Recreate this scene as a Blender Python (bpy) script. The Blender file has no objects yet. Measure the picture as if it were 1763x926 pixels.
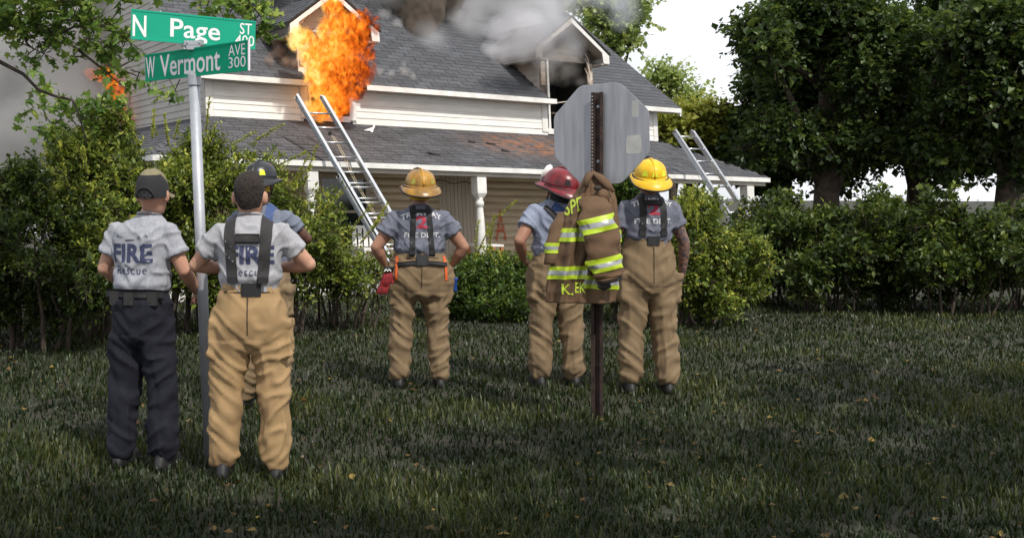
import bpy, bmesh, math, random
from mathutils import Vector, Matrix, noise, Quaternion
from mathutils.bvhtree import BVHTree
random.seed(7)
SC = bpy.context.scene
COL = SC.collection
R = math.radians

# ------------------------------------------------------------------ camera
EYE = 1.62
FPX, UPX, VPX, WPX, HPX = 1900.0, 600.0, 342.0, 1763.0, 926.0
cam_data = bpy.data.cameras.new("camera")
cam_data.sensor_width = 36.0
cam_data.lens = 36.0 * FPX / WPX
cam_data.shift_x = (WPX / 2 - UPX) / WPX
cam_data.shift_y = -(HPX / 2 - VPX) / WPX
cam_data.clip_end = 2000
cam = bpy.data.objects.new("camera", cam_data)
COL.objects.link(cam)
cam.location = (0, 0, EYE)
cam.rotation_euler = (R(90), 0, 0)
SC.camera = cam

# ------------------------------------------------------------------ sky, sun, exposure
SUN_EL, SUN_AZ = R(50), R(152)          # azimuth clockwise from +Y: behind the camera, to the right
sun_dir = Vector((math.sin(SUN_AZ) * math.cos(SUN_EL), math.cos(SUN_AZ) * math.cos(SUN_EL), math.sin(SUN_EL)))
wd = bpy.data.worlds.new("World")
SC.world = wd
wd.use_nodes = True
wn, wl = wd.node_tree.nodes, wd.node_tree.links
bg = wn["Background"]
sky = wn.new("ShaderNodeTexSky")
sky.sky_type = 'NISHITA'
sky.sun_disc = False
sky.sun_elevation = SUN_EL
sky.sun_rotation = SUN_AZ
sky.air_density = 1.2
sky.dust_density = 2.5
tc = wn.new("ShaderNodeTexCoord")
mp = wn.new("ShaderNodeMapping"); mp.inputs['Scale'].default_value = (1.2, 1.2, 3.0)
nz = wn.new("ShaderNodeTexNoise"); nz.inputs['Scale'].default_value = 2.2; nz.inputs['Detail'].default_value = 6
rp = wn.new("ShaderNodeValToRGB")
rp.color_ramp.elements[0].position = .32; rp.color_ramp.elements[0].color = (.55, .55, .55, 1)
rp.color_ramp.elements[1].position = .6; rp.color_ramp.elements[1].color = (1, 1, 1, 1)
mx = wn.new("ShaderNodeMix"); mx.data_type = 'RGBA'
mx.inputs['B'].default_value = (10.2, 10.4, 10.9, 1)
wl.new(tc.outputs['Generated'], mp.inputs[0]); wl.new(mp.outputs[0], nz.inputs['Vector'])
wl.new(nz.outputs['Fac'], rp.inputs[0]); wl.new(rp.outputs[0], mx.inputs['Factor'])
wl.new(sky.outputs[0], mx.inputs['A']); wl.new(mx.outputs['Result'], bg.inputs['Color'])
bg.inputs['Strength'].default_value = 0.098
sl = bpy.data.lights.new("sun", 'SUN')
sl.energy = 3.4
sl.angle = R(0.6)
sl.color = (1.0, .95, .87)
so = bpy.data.objects.new("sun", sl)
COL.objects.link(so)
so.rotation_euler = sun_dir.to_track_quat('Z', 'Y').to_euler()
so.location = sun_dir * 60
SC.view_settings.view_transform = 'Standard'
SC.view_settings.look = 'None'
SC.view_settings.exposure = 0.22
SC.view_settings.gamma = 1.0
SC.cycles.max_bounces = 7
SC.cycles.transparent_max_bounces = 24
SC.cycles.volume_bounces = 1
SC.cycles.volume_step_rate = 1.6
SC.cycles.volume_max_steps = 160
SC.cycles.use_denoising = True

# ------------------------------------------------------------------ materials
def srgb(r, g, b):
    f = lambda c: (c / 255 / 12.92) if c <= 10 else ((c / 255 + .055) / 1.055) ** 2.4
    return (f(r), f(g), f(b), 1)

def mat(name, col, rough=.6, metal=0, var=.15, scale=8, bump=0, bscale=40, col2=None, spec=.5, detail=5, stretch=None, tint=None, emis=0):
    """principled, base colour broken up by noise between col and col2, optional bump and per-piece tint"""
    m = bpy.data.materials.new(name); m.use_nodes = True
    n, l = m.node_tree.nodes, m.node_tree.links
    b = n["Principled BSDF"]
    b.inputs['Roughness'].default_value = rough; b.inputs['Metallic'].default_value = metal
    b.inputs['Specular IOR Level'].default_value = spec
    c = tuple(col[:3]) + (1,)
    c2 = tuple(col2[:3]) + (1,) if col2 else tuple(x * (1 - var) for x in c[:3]) + (1,)
    t = n.new("ShaderNodeTexCoord"); mpn = n.new("ShaderNodeMapping")
    if stretch: mpn.inputs['Scale'].default_value = stretch
    l.new(t.outputs['Object'], mpn.inputs[0])
    nt = n.new("ShaderNodeTexNoise"); nt.inputs['Scale'].default_value = scale; nt.inputs['Detail'].default_value = detail
    l.new(mpn.outputs[0], nt.inputs['Vector'])
    r = n.new("ShaderNodeValToRGB")
    r.color_ramp.elements[0].position = .35; r.color_ramp.elements[1].position = .68
    r.color_ramp.elements[0].color = c2; r.color_ramp.elements[1].color = c
    l.new(nt.outputs['Fac'], r.inputs[0])
    out = r.outputs[0]
    if tint:
        a = n.new("ShaderNodeAttribute"); a.attribute_name = 'tint'
        mr = n.new("ShaderNodeMapRange"); mr.inputs['To Min'].default_value = 1 - tint; mr.inputs['To Max'].default_value = 1 + tint
        l.new(a.outputs['Fac'], mr.inputs['Value'])
        mm = n.new("ShaderNodeMix"); mm.data_type = 'RGBA'; mm.blend_type = 'MULTIPLY'; mm.inputs['Factor'].default_value = 1
        cb = n.new("ShaderNodeCombineColor")
        for k in range(3): l.new(mr.outputs[0], cb.inputs[k])
        l.new(out, mm.inputs['A']); l.new(cb.outputs[0], mm.inputs['B']); out = mm.outputs['Result']
    l.new(out, b.inputs['Base Color'])
    if bump:
        nb = n.new("ShaderNodeTexNoise"); nb.inputs['Scale'].default_value = bscale; nb.inputs['Detail'].default_value = 6
        l.new(mpn.outputs[0], nb.inputs['Vector'])
        bp = n.new("ShaderNodeBump"); bp.inputs['Strength'].default_value = bump; bp.inputs['Distance'].default_value = .02
        l.new(nb.outputs['Fac'], bp.inputs['Height']); l.new(bp.outputs[0], b.inputs['Normal'])
    m['out'] = 0
    return m

def leaf_mat(name, c1, c2, c3, trans=.35):
    m = bpy.data.materials.new(name); m.use_nodes = True
    n, l = m.node_tree.nodes, m.node_tree.links
    n.remove(n["Principled BSDF"])
    g = n.new("ShaderNodeAttribute"); g.attribute_name = 'tone'
    r = n.new("ShaderNodeValToRGB")
    e = r.color_ramp.elements
    e[0].position = 0; e[0].color = c1; e[1].position = 1; e[1].color = c3
    k = e.new(.55); k.color = c2
    l.new(g.outputs['Fac'], r.inputs[0])
    d = n.new("ShaderNodeBsdfDiffuse"); t = n.new("ShaderNodeBsdfTranslucent"); gl = n.new("ShaderNodeBsdfGlossy")
    gl.inputs['Roughness'].default_value = .45; gl.inputs['Color'].default_value = (.9, .95, .9, 1)
    hs = n.new("ShaderNodeHueSaturation"); hs.inputs['Hue'].default_value = .485; hs.inputs['Value'].default_value = 1.5
    l.new(r.outputs[0], d.inputs[0]); l.new(r.outputs[0], hs.inputs['Color']); l.new(hs.outputs[0], t.inputs[0])
    m1 = n.new("ShaderNodeMixShader"); m1.inputs[0].default_value = trans
    m2 = n.new("ShaderNodeMixShader"); m2.inputs[0].default_value = .025
    l.new(d.outputs[0], m1.inputs[1]); l.new(t.outputs[0], m1.inputs[2])
    l.new(m1.outputs[0], m2.inputs[1]); l.new(gl.outputs[0], m2.inputs[2])
    l.new(m2.outputs[0], n["Material Output"].inputs[0])
    return m

M = {}
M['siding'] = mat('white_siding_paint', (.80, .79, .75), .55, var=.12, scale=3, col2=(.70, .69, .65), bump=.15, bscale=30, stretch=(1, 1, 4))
M['siding_grey'] = mat('smoky_shaded_siding', (.46, .45, .42), .6, scale=1.2, col2=(.37, .355, .325), bump=.15, bscale=30)  # white siding greyed: smoke and shade of the gable end put into the colour
M['trim'] = mat('white_trim_paint', (.80, .79, .76), .5, var=.1, scale=5, col2=(.66, .65, .62))
M['trim_burnt'] = mat('scorched_trim', (.70, .64, .56), .7, scale=9, col2=(.36, .27, .2), bump=.3)
M['log'] = mat('beige_log_siding', (.56, .455, .325), .6, scale=3, col2=(.45, .36, .25), stretch=(.6, .6, 5))
M['beadboard'] = mat('beige_beadboard', (.40, .34, .27), .6, scale=3, col2=(.33, .28, .22), stretch=(5, 5, .5))
M['dark'] = mat('char_and_shadow_dark', (.012, .011, .010), .9, scale=4, col2=(.03, .026, .022), bump=.4)
M['char'] = mat('charred_wood', (.10, .075, .055), .85, scale=7, col2=(.025, .02, .017), bump=.5)
M['soot'] = mat('sooty_board', (.20, .165, .135), .8, scale=2.5, col2=(.07, .06, .052), bump=.2)
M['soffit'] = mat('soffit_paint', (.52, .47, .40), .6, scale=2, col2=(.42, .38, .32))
M['floorwood'] = mat('porch_floor_paint', (.30, .29, .27), .7, scale=6)
M['glass'] = mat('dark_window_glass', (.015, .018, .02), .08, var=.3, spec=.8)
def shingle_mat():
    m = mat('grey_asphalt_shingle', (.080, .084, .095), .85, scale=26, col2=(.050, .052, .058), bump=.35, bscale=120, tint=.24)
    return m
M['shingle'] = shingle_mat()
def porch_shingle_mat():
    """grey shingles with a rusty dust stain of its own shape on part of the slope"""
    m = mat('grey_porch_shingle', (.080, .083, .092), .85, scale=26, col2=(.050, .051, .056), bump=.35, bscale=120, tint=.24)
    n, l = m.node_tree.nodes, m.node_tree.links
    b = n["Principled BSDF"]; src = b.inputs['Base Color'].links[0].from_socket
    a = n.new("ShaderNodeAttribute"); a.attribute_name = 'stain'
    nt = n.new("ShaderNodeTexNoise"); nt.inputs['Scale'].default_value = 5.5; nt.inputs['Detail'].default_value = 8
    t = n.new("ShaderNodeTexCoord"); l.new(t.outputs['Object'], nt.inputs['Vector'])
    mu = n.new("ShaderNodeMath"); mu.operation = 'MULTIPLY_ADD'; mu.inputs[1].default_value = 2.6; mu.inputs[2].default_value = -1.35
    l.new(nt.outputs['Fac'], mu.inputs[0])
    ad = n.new("ShaderNodeMath"); ad.operation = 'MULTIPLY'; ad.use_clamp = True
    sh = n.new("ShaderNodeMath"); sh.operation = 'ADD'; sh.inputs[1].default_value = .42
    l.new(mu.outputs[0], sh.inputs[0]); l.new(sh.outputs[0], ad.inputs[0]); l.new(a.outputs['Fac'], ad.inputs[1])
    mm = n.new("ShaderNodeMix"); mm.data_type = 'RGBA'; mm.inputs['B'].default_value = (.29, .125, .055, 1)
    l.new(ad.outputs[0], mm.inputs['Factor']); l.new(src, mm.inputs['A']); l.new(mm.outputs['Result'], b.inputs['Base Color'])
    return m
M['shingle_porch'] = porch_shingle_mat()
M['alu'] = mat('ladder_aluminium', (.62, .64, .66), .32, .9, var=.15, scale=14)
M['galv'] = mat('galvanised_steel', (.40, .42, .455), .5, .35, scale=10, col2=(.33, .35, .38), bump=.05)
M['rope'] = mat('tan_rope', (.48, .40, .26), .8)
M['bark'] = mat('brown_bark', (.085, .062, .045), .9, scale=9, col2=(.035, .027, .02), bump=.6)
M['asphalt'] = mat('asphalt', (.045, .045, .047), .9, scale=3, col2=(.032, .032, .034), bump=.4, bscale=160)
M['soil'] = mat('grassy_soil', (.030, .032, .016), .95, scale=3.5, col2=(.022, .018, .011), bump=.5, bscale=25)

# ------------------------------------------------------------------ mesh helpers
class MB:
    """collects vertices and faces for ONE mesh object"""
    def __init__(s): s.v, s.f, s.mi, s.a = [], [], [], {}
    def add(s, vs, fs, mi=0):
        o = len(s.v); s.v += [Vector(x) for x in vs]
        for f in fs: s.f.append([i + o for i in f]); s.mi.append(mi)
    def box(s, lo, hi, fn=None, mi=0):
        x0, y0, z0 = lo; x1, y1, z1 = hi
        vs = [(x0, y0, z0), (x1, y0, z0), (x1, y1, z0), (x0, y1, z0), (x0, y0, z1), (x1, y0, z1), (x1, y1, z1), (x0, y1, z1)]
        if fn: vs = [fn(*v) for v in vs]
        s.add(vs, [(0, 3, 2, 1), (4, 5, 6, 7), (0, 1, 5, 4), (1, 2, 6, 5), (2, 3, 7, 6), (3, 0, 4, 7)], mi)
    def hexa(s, vs, mi=0):
        s.add(vs, [(0, 3, 2, 1), (4, 5, 6, 7), (0, 1, 5, 4), (1, 2, 6, 5), (2, 3, 7, 6), (3, 0, 4, 7)], mi)
    def prism(s, poly, off, mi=0):
        """polygon (3-D points) pushed along off"""
        n = len(poly); off = Vector(off)
        vs = [Vector(p) for p in poly] + [Vector(p) + off for p in poly]
        s.add(vs, [tuple(range(n))[::-1], tuple(range(n, 2 * n))] + [(i, (i + 1) % n, n + (i + 1) % n, n + i) for i in range(n)], mi)
    def tube(s, pts, rad, seg=8, cap=True, mi=0, flat=None):
        pts = [Vector(p) for p in pts]; n = len(pts)
        if not isinstance(rad, (list, tuple)): rad = [rad] * n
        up = None; vs = []
        for i in range(n):
            t = (pts[min(i + 1, n - 1)] - pts[max(i - 1, 0)]).normalized()
            if up is None:
                up = Vector((0, 0, 1)) if abs(t.z) < .9 else Vector((0, 1, 0))
            x = t.cross(up).normalized(); up = x.cross(t).normalized()
            r = rad[i]; rx, ry = r if isinstance(r, tuple) else (r, r)
            for k in range(seg):
                a = 2 * math.pi * k / seg
                vs.append(pts[i] + x * (math.cos(a) * rx) + up * (math.sin(a) * ry))
        fs = [(i * seg + k, i * seg + (k + 1) % seg, (i + 1) * seg + (k + 1) % seg, (i + 1) * seg + k) for i in range(n - 1) for k in range(seg)]
        if cap: fs += [tuple(range(seg))[::-1], tuple(range((n - 1) * seg, n * seg))]
        s.add(vs, fs, mi)
    def rings(s, rings, cap=True, mi=0):
        """list of equal-length closed vertex rings"""
        seg = len(rings[0]); vs = [v for r in rings for v in r]; n = len(rings)
        fs = [(i * seg + k, i * seg + (k + 1) % seg, (i + 1) * seg + (k + 1) % seg, (i + 1) * seg + k) for i in range(n - 1) for k in range(seg)]
        if cap: fs += [tuple(range(seg))[::-1], tuple(range((n - 1) * seg, n * seg))]
        s.add(vs, fs, mi)
    def ell(s, c, r, seg=14, nr=9, M3=None, mi=0):
        c = Vector(c); rg = []
        for i in range(nr):
            ph = math.pi * (i + .5) / nr - math.pi / 2 if 0 < i < nr - 1 else (-math.pi / 2 + .08 if i == 0 else math.pi / 2 - .08)
            ring = []
            for k in range(seg):
                a = 2 * math.pi * k / seg
                v = Vector((r[0] * math.cos(ph) * math.cos(a), r[1] * math.cos(ph) * math.sin(a), r[2] * math.sin(ph)))
                if M3: v = M3 @ v
                ring.append(c + v)
            rg.append(ring)
        s.rings(rg, mi=mi)
    def lathe(s, c, prof, seg=16, ax=None, mi=0):
        """profile [(r, z)] turned about a vertical axis through c"""
        c = Vector(c); ax = ax or (Vector((1, 0, 0)), Vector((0, 1, 0)), Vector((0, 0, 1)))
        s.rings([[c + ax[0] * (r * math.cos(2 * math.pi * k / seg)) + ax[1] * (r * math.sin(2 * math.pi * k / seg)) + ax[2] * z for k in range(seg)] for r, z in prof], mi=mi)
    def mesh(s, name, m, smooth=False, org=None):
        me = bpy.data.meshes.new(name)
        vs = [v - org for v in s.v] if org is not None else s.v
        me.from_pydata([tuple(v) for v in vs], [], s.f)
        for x in (m if isinstance(m, (list, tuple)) else [m]): me.materials.append(x)
        if any(s.mi): me.polygons.foreach_set('material_index', s.mi)
        if smooth: me.polygons.foreach_set('use_smooth', [True] * len(me.polygons))
        for k, vals in s.a.items():
            at = me.attributes.new(k, 'FLOAT', 'FACE'); at.data.foreach_set('value', vals)
        me.update(); return me
    def build(s, name, m, parent=None, smooth=False, org=None):
        """link as ONE object; vertices are in world space, or in the parent's space when org is given as zero"""
        if parent is not None and org is None: org = world_loc(parent)
        me = s.mesh(name, m, smooth, org)
        o = bpy.data.objects.new(name, me); COL.objects.link(o)
        if parent is not None: o.parent = parent
        return o

def world_loc(o):
    v = Vector((0, 0, 0))
    while o is not None: v = v + Vector(o.location); o = o.parent
    return v

def tag(o, label, cat, group=None, kind=None):
    if label: o['label'] = label
    if cat: o['category'] = cat
    if group: o['group'] = group
    if kind: o['kind'] = kind
    return o

def empty(name, loc, label=None, cat=None, group=None):
    o = bpy.data.objects.new(name, None); COL.objects.link(o); o.location = loc; o.empty_display_size = .2
    return tag(o, label, cat, group)

def structure(o): o['kind'] = 'structure'; return o
def stuff(o): o['kind'] = 'stuff'; return o
def shared(name, me, loc, parent):
    o = bpy.data.objects.new(name, me); COL.objects.link(o); o.parent = parent; o.location = loc; return o

def text_mesh(txt, size, extrude=.001, sx=1.0, bold=0.0, align='LEFT', spacing=1.0):
    cu = bpy.data.curves.new('lettering', 'FONT'); cu.body = txt; cu.size = size; cu.extrude = extrude; cu.offset = bold
    cu.align_x = align; cu.space_character = spacing; cu.resolution_u = 3
    o = bpy.data.objects.new('lettering', cu); COL.objects.link(o)
    dg = bpy.context.evaluated_depsgraph_get()
    me = bpy.data.meshes.new_from_object(o.evaluated_get(dg))
    bpy.data.objects.remove(o); bpy.data.curves.remove(cu)
    for v in me.vertices: v.co.x *= sx
    return me

def evaluated(o):
    dg = bpy.context.evaluated_depsgraph_get(); dg.update()
    return bpy.data.meshes.new_from_object(o.evaluated_get(dg))

# ------------------------------------------------------------------ the burning house: local frame s (along the front), t (back from the porch edge), h (up)
HA = R(28)
HD = Vector((math.cos(HA), math.sin(HA), 0)); HN = Vector((-math.sin(HA), math.cos(HA), 0))
HP = Vector((227 / FPX * 20, 20, 0)); LEAN, SAG = .055, .018        # the old frame leans and sags a little
def W(s, t, h):
    v = HP + HD * (s - LEAN * (h - EYE)) + HN * t; v.z = h - SAG * s; return v
def pix(u, v, t):
    """photo pixel on the house plane t -> (s, h)"""
    r = (u - UPX) / FPX; q = (VPX - v) / FPX; b = HP + HN * t
    w = (r * b.y - b.x) / (HD.x - r * HD.y); Y = b.y + HD.y * w; z = EYE + q * Y
    s = (w + LEAN * (z - EYE)) / (1 - LEAN * SAG) if False else (w + LEAN * (z - EYE)) / (1 - LEAN * SAG)
    return s, z + SAG * s
house = empty('wooden_house', W(0, .8, 0) * 1.0, 'white clapboard house with grey shingle roof, dormers and porch, on fire upstairs', 'house')
house.location.z = 0
def hpart(name, parent=None): return empty(name, (0, 0, 0)) if False else None
def sub(name, m, parent=house, mb=None, smooth=False): return mb.build(name, m, parent, smooth)
def node(name, parent, s, t, h):
    o = bpy.data.objects.new(name, None); COL.objects.link(o); o.parent = parent; o.location = W(s, t, h) - world_loc(parent); o.empty_display_size = .2; return o

TW, TE = 1.6, 1.35                  # wall plane, eave plane
SL, SR = -4.57, 5.85                # front corners
HB, HE = 3.0, 3.70                  # foot of the knee wall, top of the eave
TRG, HRG = 5.4, 6.58                # ridge
TBK, HBK = 16.0, 4.42               # rear eave of the long back slope
slope = (HRG - HE) / (TRG - TE)
def roof_h(t): return HE + slope * (t - TE)

def boards(parent, s0, s1, t, h0, h1, m, exp=.12, name='clapboard', out=-1):
    """overlapping clapboards on a front-facing wall, one object each"""
    h = h0
    while h < h1 - .01:
        hh = min(exp, h1 - h); mb = MB(); j = random.uniform(-.002, .002)
        mb.hexa([W(s0, t - .018 + j, h), W(s1, t - .018 + j + random.uniform(-.003, .003), h), W(s1, t + .004, h), W(s0, t + .004, h),
                 W(s0, t - .005, h + hh + .012), W(s1, t - .005, h + hh + .012), W(s1, t + .004, h + hh + .012), W(s0, t + .004, h + hh + .012)])
        mb.build(name, m, parent); h += exp

# --- front wall strips between the windows
fw = MB(); fw.box((SL + .02, TW, HB - .3), (-2.70, TW + .12, HE), W); fw.box((-1.68, TW, HB - .3), (2.86, TW + .12, HE), W); fw.box((4.12, TW, HB - .3), (SR - .02, TW + .12, HE), W)
fwo = fw.build('front_wall', M['siding'], house)
for a, b in ((SL + .12, -2.76), (-1.62, 2.86), (4.14, SR - .1)): boards(fwo, a, b, TW, HB - .02, HE - .1, M['siding'])
for s0, s1 in ((SL - .02, SL + .11), (SR - .1, SR + .02)):
    mb = MB(); mb.box((s0, TW - .03, HB - .06), (s1, TW + .1, HE - .09), W); mb.build('corner_board', M['trim'], house)
# lower storey: log siding behind the porch, beadboard panel, window
lw = MB(); lw.box((SL, TW, .2), (SR, TW + .12, HB - .3), W); lwo = lw.build('porch_wall', M['log'], house)
h = .3; 
while h < 2.28:
    for a, b in ((SL, -2.5), (-1.42, .12), (1.04, 3.2), (3.2, SR)):
        mb = MB(); prof = [(0, 0), (-.03, .016), (-.048, .055), (-.044, .10), (-.012, .136), (0, .14)]
        if a == -1.42 or not (0): 
            va = [W(a, TW + y, h + z) for y, z in prof]; vb = [W(b, TW + y, h + z) for y, z in prof]; n = len(prof)
            mb.add(va + vb, [(i, i + 1, n + i + 1, n + i) for i in range(n - 1)] + [tuple(range(n)), tuple(range(n, 2 * n))[::-1]])
            mb.build('log_board', M['log'], lwo, True)
    h += .141
s = .13
while s < 1.02:
    mb = MB(); mb.box((s, TW - .02, .3), (s + .082, TW + .01, 2.2), W); mb.build('beadboard', M['beadboard'], lwo); s += .089
# porch window (dark) with frame
mb = MB(); mb.box((-2.42, TW - .005, .75), (-1.5, TW + .03, 1.95), W); pw = mb.build('window', M['glass'], house)
for a in ((-2.50, -2.42, .67, 2.03), (-1.5, -1.42, .67, 2.03), (-2.42, -1.5, .67, .75), (-2.42, -1.5, 1.95, 2.03), (-2.42, -1.5, 1.32, 1.37)):
    mb = MB(); mb.box((a[0], TW - .05, a[2]), (a[1], TW + .02, a[3]), W); mb.build('window_frame', M['beadboard'], pw)
# red letter sprayed on the logs
me = text_mesh('A', .84, 0, .46, .016)
sA, hA = pix(852, 413, TW)
bmA = bmesh.new(); bmA.from_mesh(me)
for _ in range(4): bmesh.ops.subdivide_edges(bmA, edges=[e for e in bmA.edges if e.calc_length() > .03], cuts=1)
bmesh.ops.triangulate(bmA, faces=bmA.faces[:]); bmA.to_mesh(me); bmA.free()
def log_out(hh):
    z = (hh - .3) % .141
    for (y0, z0), (y1, z1) in zip(prof, prof[1:]):
        if z <= z1 + 1e-6: return y0 + (y1 - y0) * (z - z0) / max(1e-6, z1 - z0)
    return 0
vs = [W(sA + v.co.x, TW + log_out(hA + v.co.y) - .006, hA + v.co.y) for v in me.vertices]
M['redpaint'] = mat('red_spray_paint', (.48, .11, .045), .8, scale=22, col2=(.42, .19, .11))
mb = MB(); mb.add(vs, [tuple(p.vertices) for p in me.polygons]); mb.build('painted_letter', M['redpaint'], lwo)

# --- left side wall (gable end) and its boards
def back_h(t): return HRG + (HBK - HRG) * (t - TRG) / (TBK - TRG)
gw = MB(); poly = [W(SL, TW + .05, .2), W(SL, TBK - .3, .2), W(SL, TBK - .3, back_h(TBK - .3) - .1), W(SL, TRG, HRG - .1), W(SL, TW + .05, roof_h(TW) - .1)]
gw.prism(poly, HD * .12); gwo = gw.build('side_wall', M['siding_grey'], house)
h = 2.3
WIN = (6.9, 7.9, 3.55, 4.75)          # burning side window t0,t1,h0,h1
while h < HRG - .2:
    t0 = max(TW + .06, TE + (h + .13 - HE) / slope + .12); t1 = min(TBK - .32, TRG + (h + .13 - HRG) / (HBK - HRG) * (TBK - TRG) - .1)
    spans = [(t0, t1)]
    if WIN[2] - .14 < h < WIN[3]: spans = [(t0, WIN[0] - .1), (WIN[1] + .1, t1)]
    for a, b in spans:
        if b - a < .1: continue
        mb = MB(); mb.hexa([W(SL - .022, a, h), W(SL + .004, a, h), W(SL + .004, b, h), W(SL - .022, b, h),
                            W(SL - .006, a, h + .135), W(SL + .004, a, h + .135), W(SL + .004, b, h + .135), W(SL - .006, b, h + .135)])
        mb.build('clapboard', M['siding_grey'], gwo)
    h += .123
mb = MB(); mb.box((SL - .008, WIN[0], WIN[2]), (SL + .05, WIN[1], WIN[3]), W); swn = mb.build('window', M['char'], house)
for a in ((WIN[0] - .1, WIN[0], WIN[2] - .1, WIN[3] + .1), (WIN[1], WIN[1] + .1, WIN[2] - .1, WIN[3] + .1), (WIN[0], WIN[1], WIN[3], WIN[3] + .1), (WIN[0], WIN[1], WIN[2] - .1, WIN[2])):
    mb = MB(); mb.box((SL - .045, a[0], a[2]), (SL + .01, a[1], a[3]), W); mb.build('window_frame', M['siding'], swn)
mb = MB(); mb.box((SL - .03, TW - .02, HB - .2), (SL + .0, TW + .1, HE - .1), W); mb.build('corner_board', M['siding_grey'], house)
# right side wall and back wall
rw = MB(); rw.prism([W(SR, TW + .05, .2), W(SR, TBK - .3, .2), W(SR, TBK - .3, back_h(TBK - .3) - .1), W(SR, TRG, HRG - .1), W(SR, TW + .05, roof_h(TW) - .1)], HD * -.12)
rw.build('side_wall', M['siding'], house)
mb = MB(); mb.box((SL + .12, TBK - .42, .2), (SR - .12, TBK - .3, HBK - .1), W); mb.build('back_wall', M['siding_grey'], house)

# --- dormers: (centre, half span, wall s0, s1, window s0, s1)
DOR = [dict(c=-2.14, hs=.93, w=(-2.76, -1.62), o=(-2.56, -1.80)), dict(c=3.34, hs=.97, w=(2.72, 4.10), o=(2.93, 4.02))]
TD = 1.28; HDE = 4.70                  # front of the dormer rake, dormer eave height
def t_at(h): return TE + (h - HE) / slope

# --- main roof deck in pieces round the dormers
def slab(mb, s0, s1, t0, t1, hf, th=.06):
    mb.hexa([W(s0, t0, hf(t0) - th), W(s1, t0, hf(t0) - th), W(s1, t1, hf(t1) - th), W(s0, t1, hf(t1) - th),
             W(s0, t0, hf(t0)), W(s1, t0, hf(t0)), W(s1, t1, hf(t1)), W(s0, t1, hf(t1))])
RL, RR = -4.78, 6.34
TCUT = 2.55
mb = MB()
HOLE = (-1.15, -.35, 3.28, 3.75)
for a, b in ((RL, -2.70), (-1.68, 2.76), (4.08, RR)): slab(mb, a, b, TE, TCUT, roof_h)
slab(mb, RL, RR, TCUT, HOLE[2] - .02, roof_h)
for a, b in ((RL, HOLE[0]), (HOLE[1], RR)): slab(mb, a, b, HOLE[2] - .02, HOLE[3], roof_h)
slab(mb, RL, RR, HOLE[3], TRG, roof_h); slab(mb, RL, RR, TRG, TBK, back_h)
roof = mb.build('main_roof', M['shingle'], house)
tints = []
def tab_mesh(w, ln, tint, m):
    """a shingle tab in the plane of the roof, thick at its butt"""
    mb = MB(); dh = slope
    f = lambda a, b, c: W(a, b, c) - W(0, 0, 0)
    th = .022
    mb.hexa([f(0, 0, .002), f(w, 0, .002), f(w, ln, ln * dh + .002), f(0, ln, ln * dh + .002), f(0, 0, th), f(w, 0, th), f(w, ln, ln * dh + .006), f(0, ln, ln * dh + .006)])
    mb.a['tint'] = [tint] * 6; return mb.mesh('shingle', m)
variants = [[tab_mesh(.315, .17, random.random(), M['shingle']) for k in range(7)] for _ in range(1)][0]
single, rest = [], MB(); rest.a['tint'] = []
ct = TE - .02; row = 0; EXPT = .118
while ct < TRG - .05:
    s = RL + (row % 2) * .16 + random.uniform(0, .03) - .16
    while s < RR - .04:
        a, b = max(s, RL - .01), min(s + .315, RR + .02)
        skip = b - a < .05 or any(d['w'][0] - .1 < (a + b) / 2 < d['w'][1] + .1 and ct < TCUT - .06 for d in DOR) or (HOLE[0] < (a + b) / 2 < HOLE[1] and HOLE[2] - .1 < ct < HOLE[3])
        for d in DOR:        # dormer roof hides its strip higher up
            if abs((a + b) / 2 - d['c']) < d['hs'] * (1 - (roof_h(ct) - HDE) / .72) - .12 and TCUT - .1 < ct and roof_h(ct) < HDE + .68: skip = True
        if not skip:
            full = b - a > .3
            if full and len(single) < 300 and s > 1.35: single.append((a, ct + random.uniform(-.006, .006)))
            else:
                f = W; th = random.uniform(.016, .026); c0 = ct + random.uniform(-.006, .006); c1 = c0 + .16; h0, h1 = roof_h(c0), roof_h(c1)
                rest.hexa([f(a, c0, h0 + .002), f(b - .008, c0, h0 + .002), f(b - .008, c1, h1 + .002), f(a, c1, h1 + .002), f(a, c0, h0 + th), f(b - .008, c0, h0 + th), f(b - .008, c1, h1 + .006), f(a, c1, h1 + .006)])
                rest.a['tint'] += [random.random()] * 6
        s += .32
    ct += EXPT; row += 1
stuff(rest.build('shingles', M['shingle'], roof))
rl = world_loc(roof)
for a, c in single: shared('shingle', random.choice(variants), W(a, c, roof_h(c)) - rl, roof)
mb = MB(); mb.tube([W(RL, TRG, HRG + .01), W(RR, TRG, HRG + .01)], (.05), 6); mb.build('ridge_cap', M['shingle'], roof)
# burnt hole in the roof
mb = MB(); slab(mb, HOLE[0] - .05, HOLE[1] + .05, HOLE[2] - .1, HOLE[3] + .1, lambda t: roof_h(t) - .22, .05); mb.build('charred_hole', M['dark'], roof)
for k in range(9):
    a = HOLE[0] + k * .09; mb = MB(); c = HOLE[2] - .02 + random.uniform(-.03, .03)
    mb.hexa([W(a, c, roof_h(c) + .0), W(a + .09, c, roof_h(c)), W(a + .09, c + .05, roof_h(c) + .02), W(a, c + .05, roof_h(c) + .02)] + [W(a + random.uniform(-.01, .02), c + .02, roof_h(c) + random.uniform(.05, .11)), W(a + .08, c + .02, roof_h(c) + random.uniform(.04, .1)), W(a + .08, c + .06, roof_h(c) + .1), W(a, c + .06, roof_h(c) + .1)])
    mb.build('torn_decking', random.choice([M['char'], M['trim_burnt']]), roof)
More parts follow.
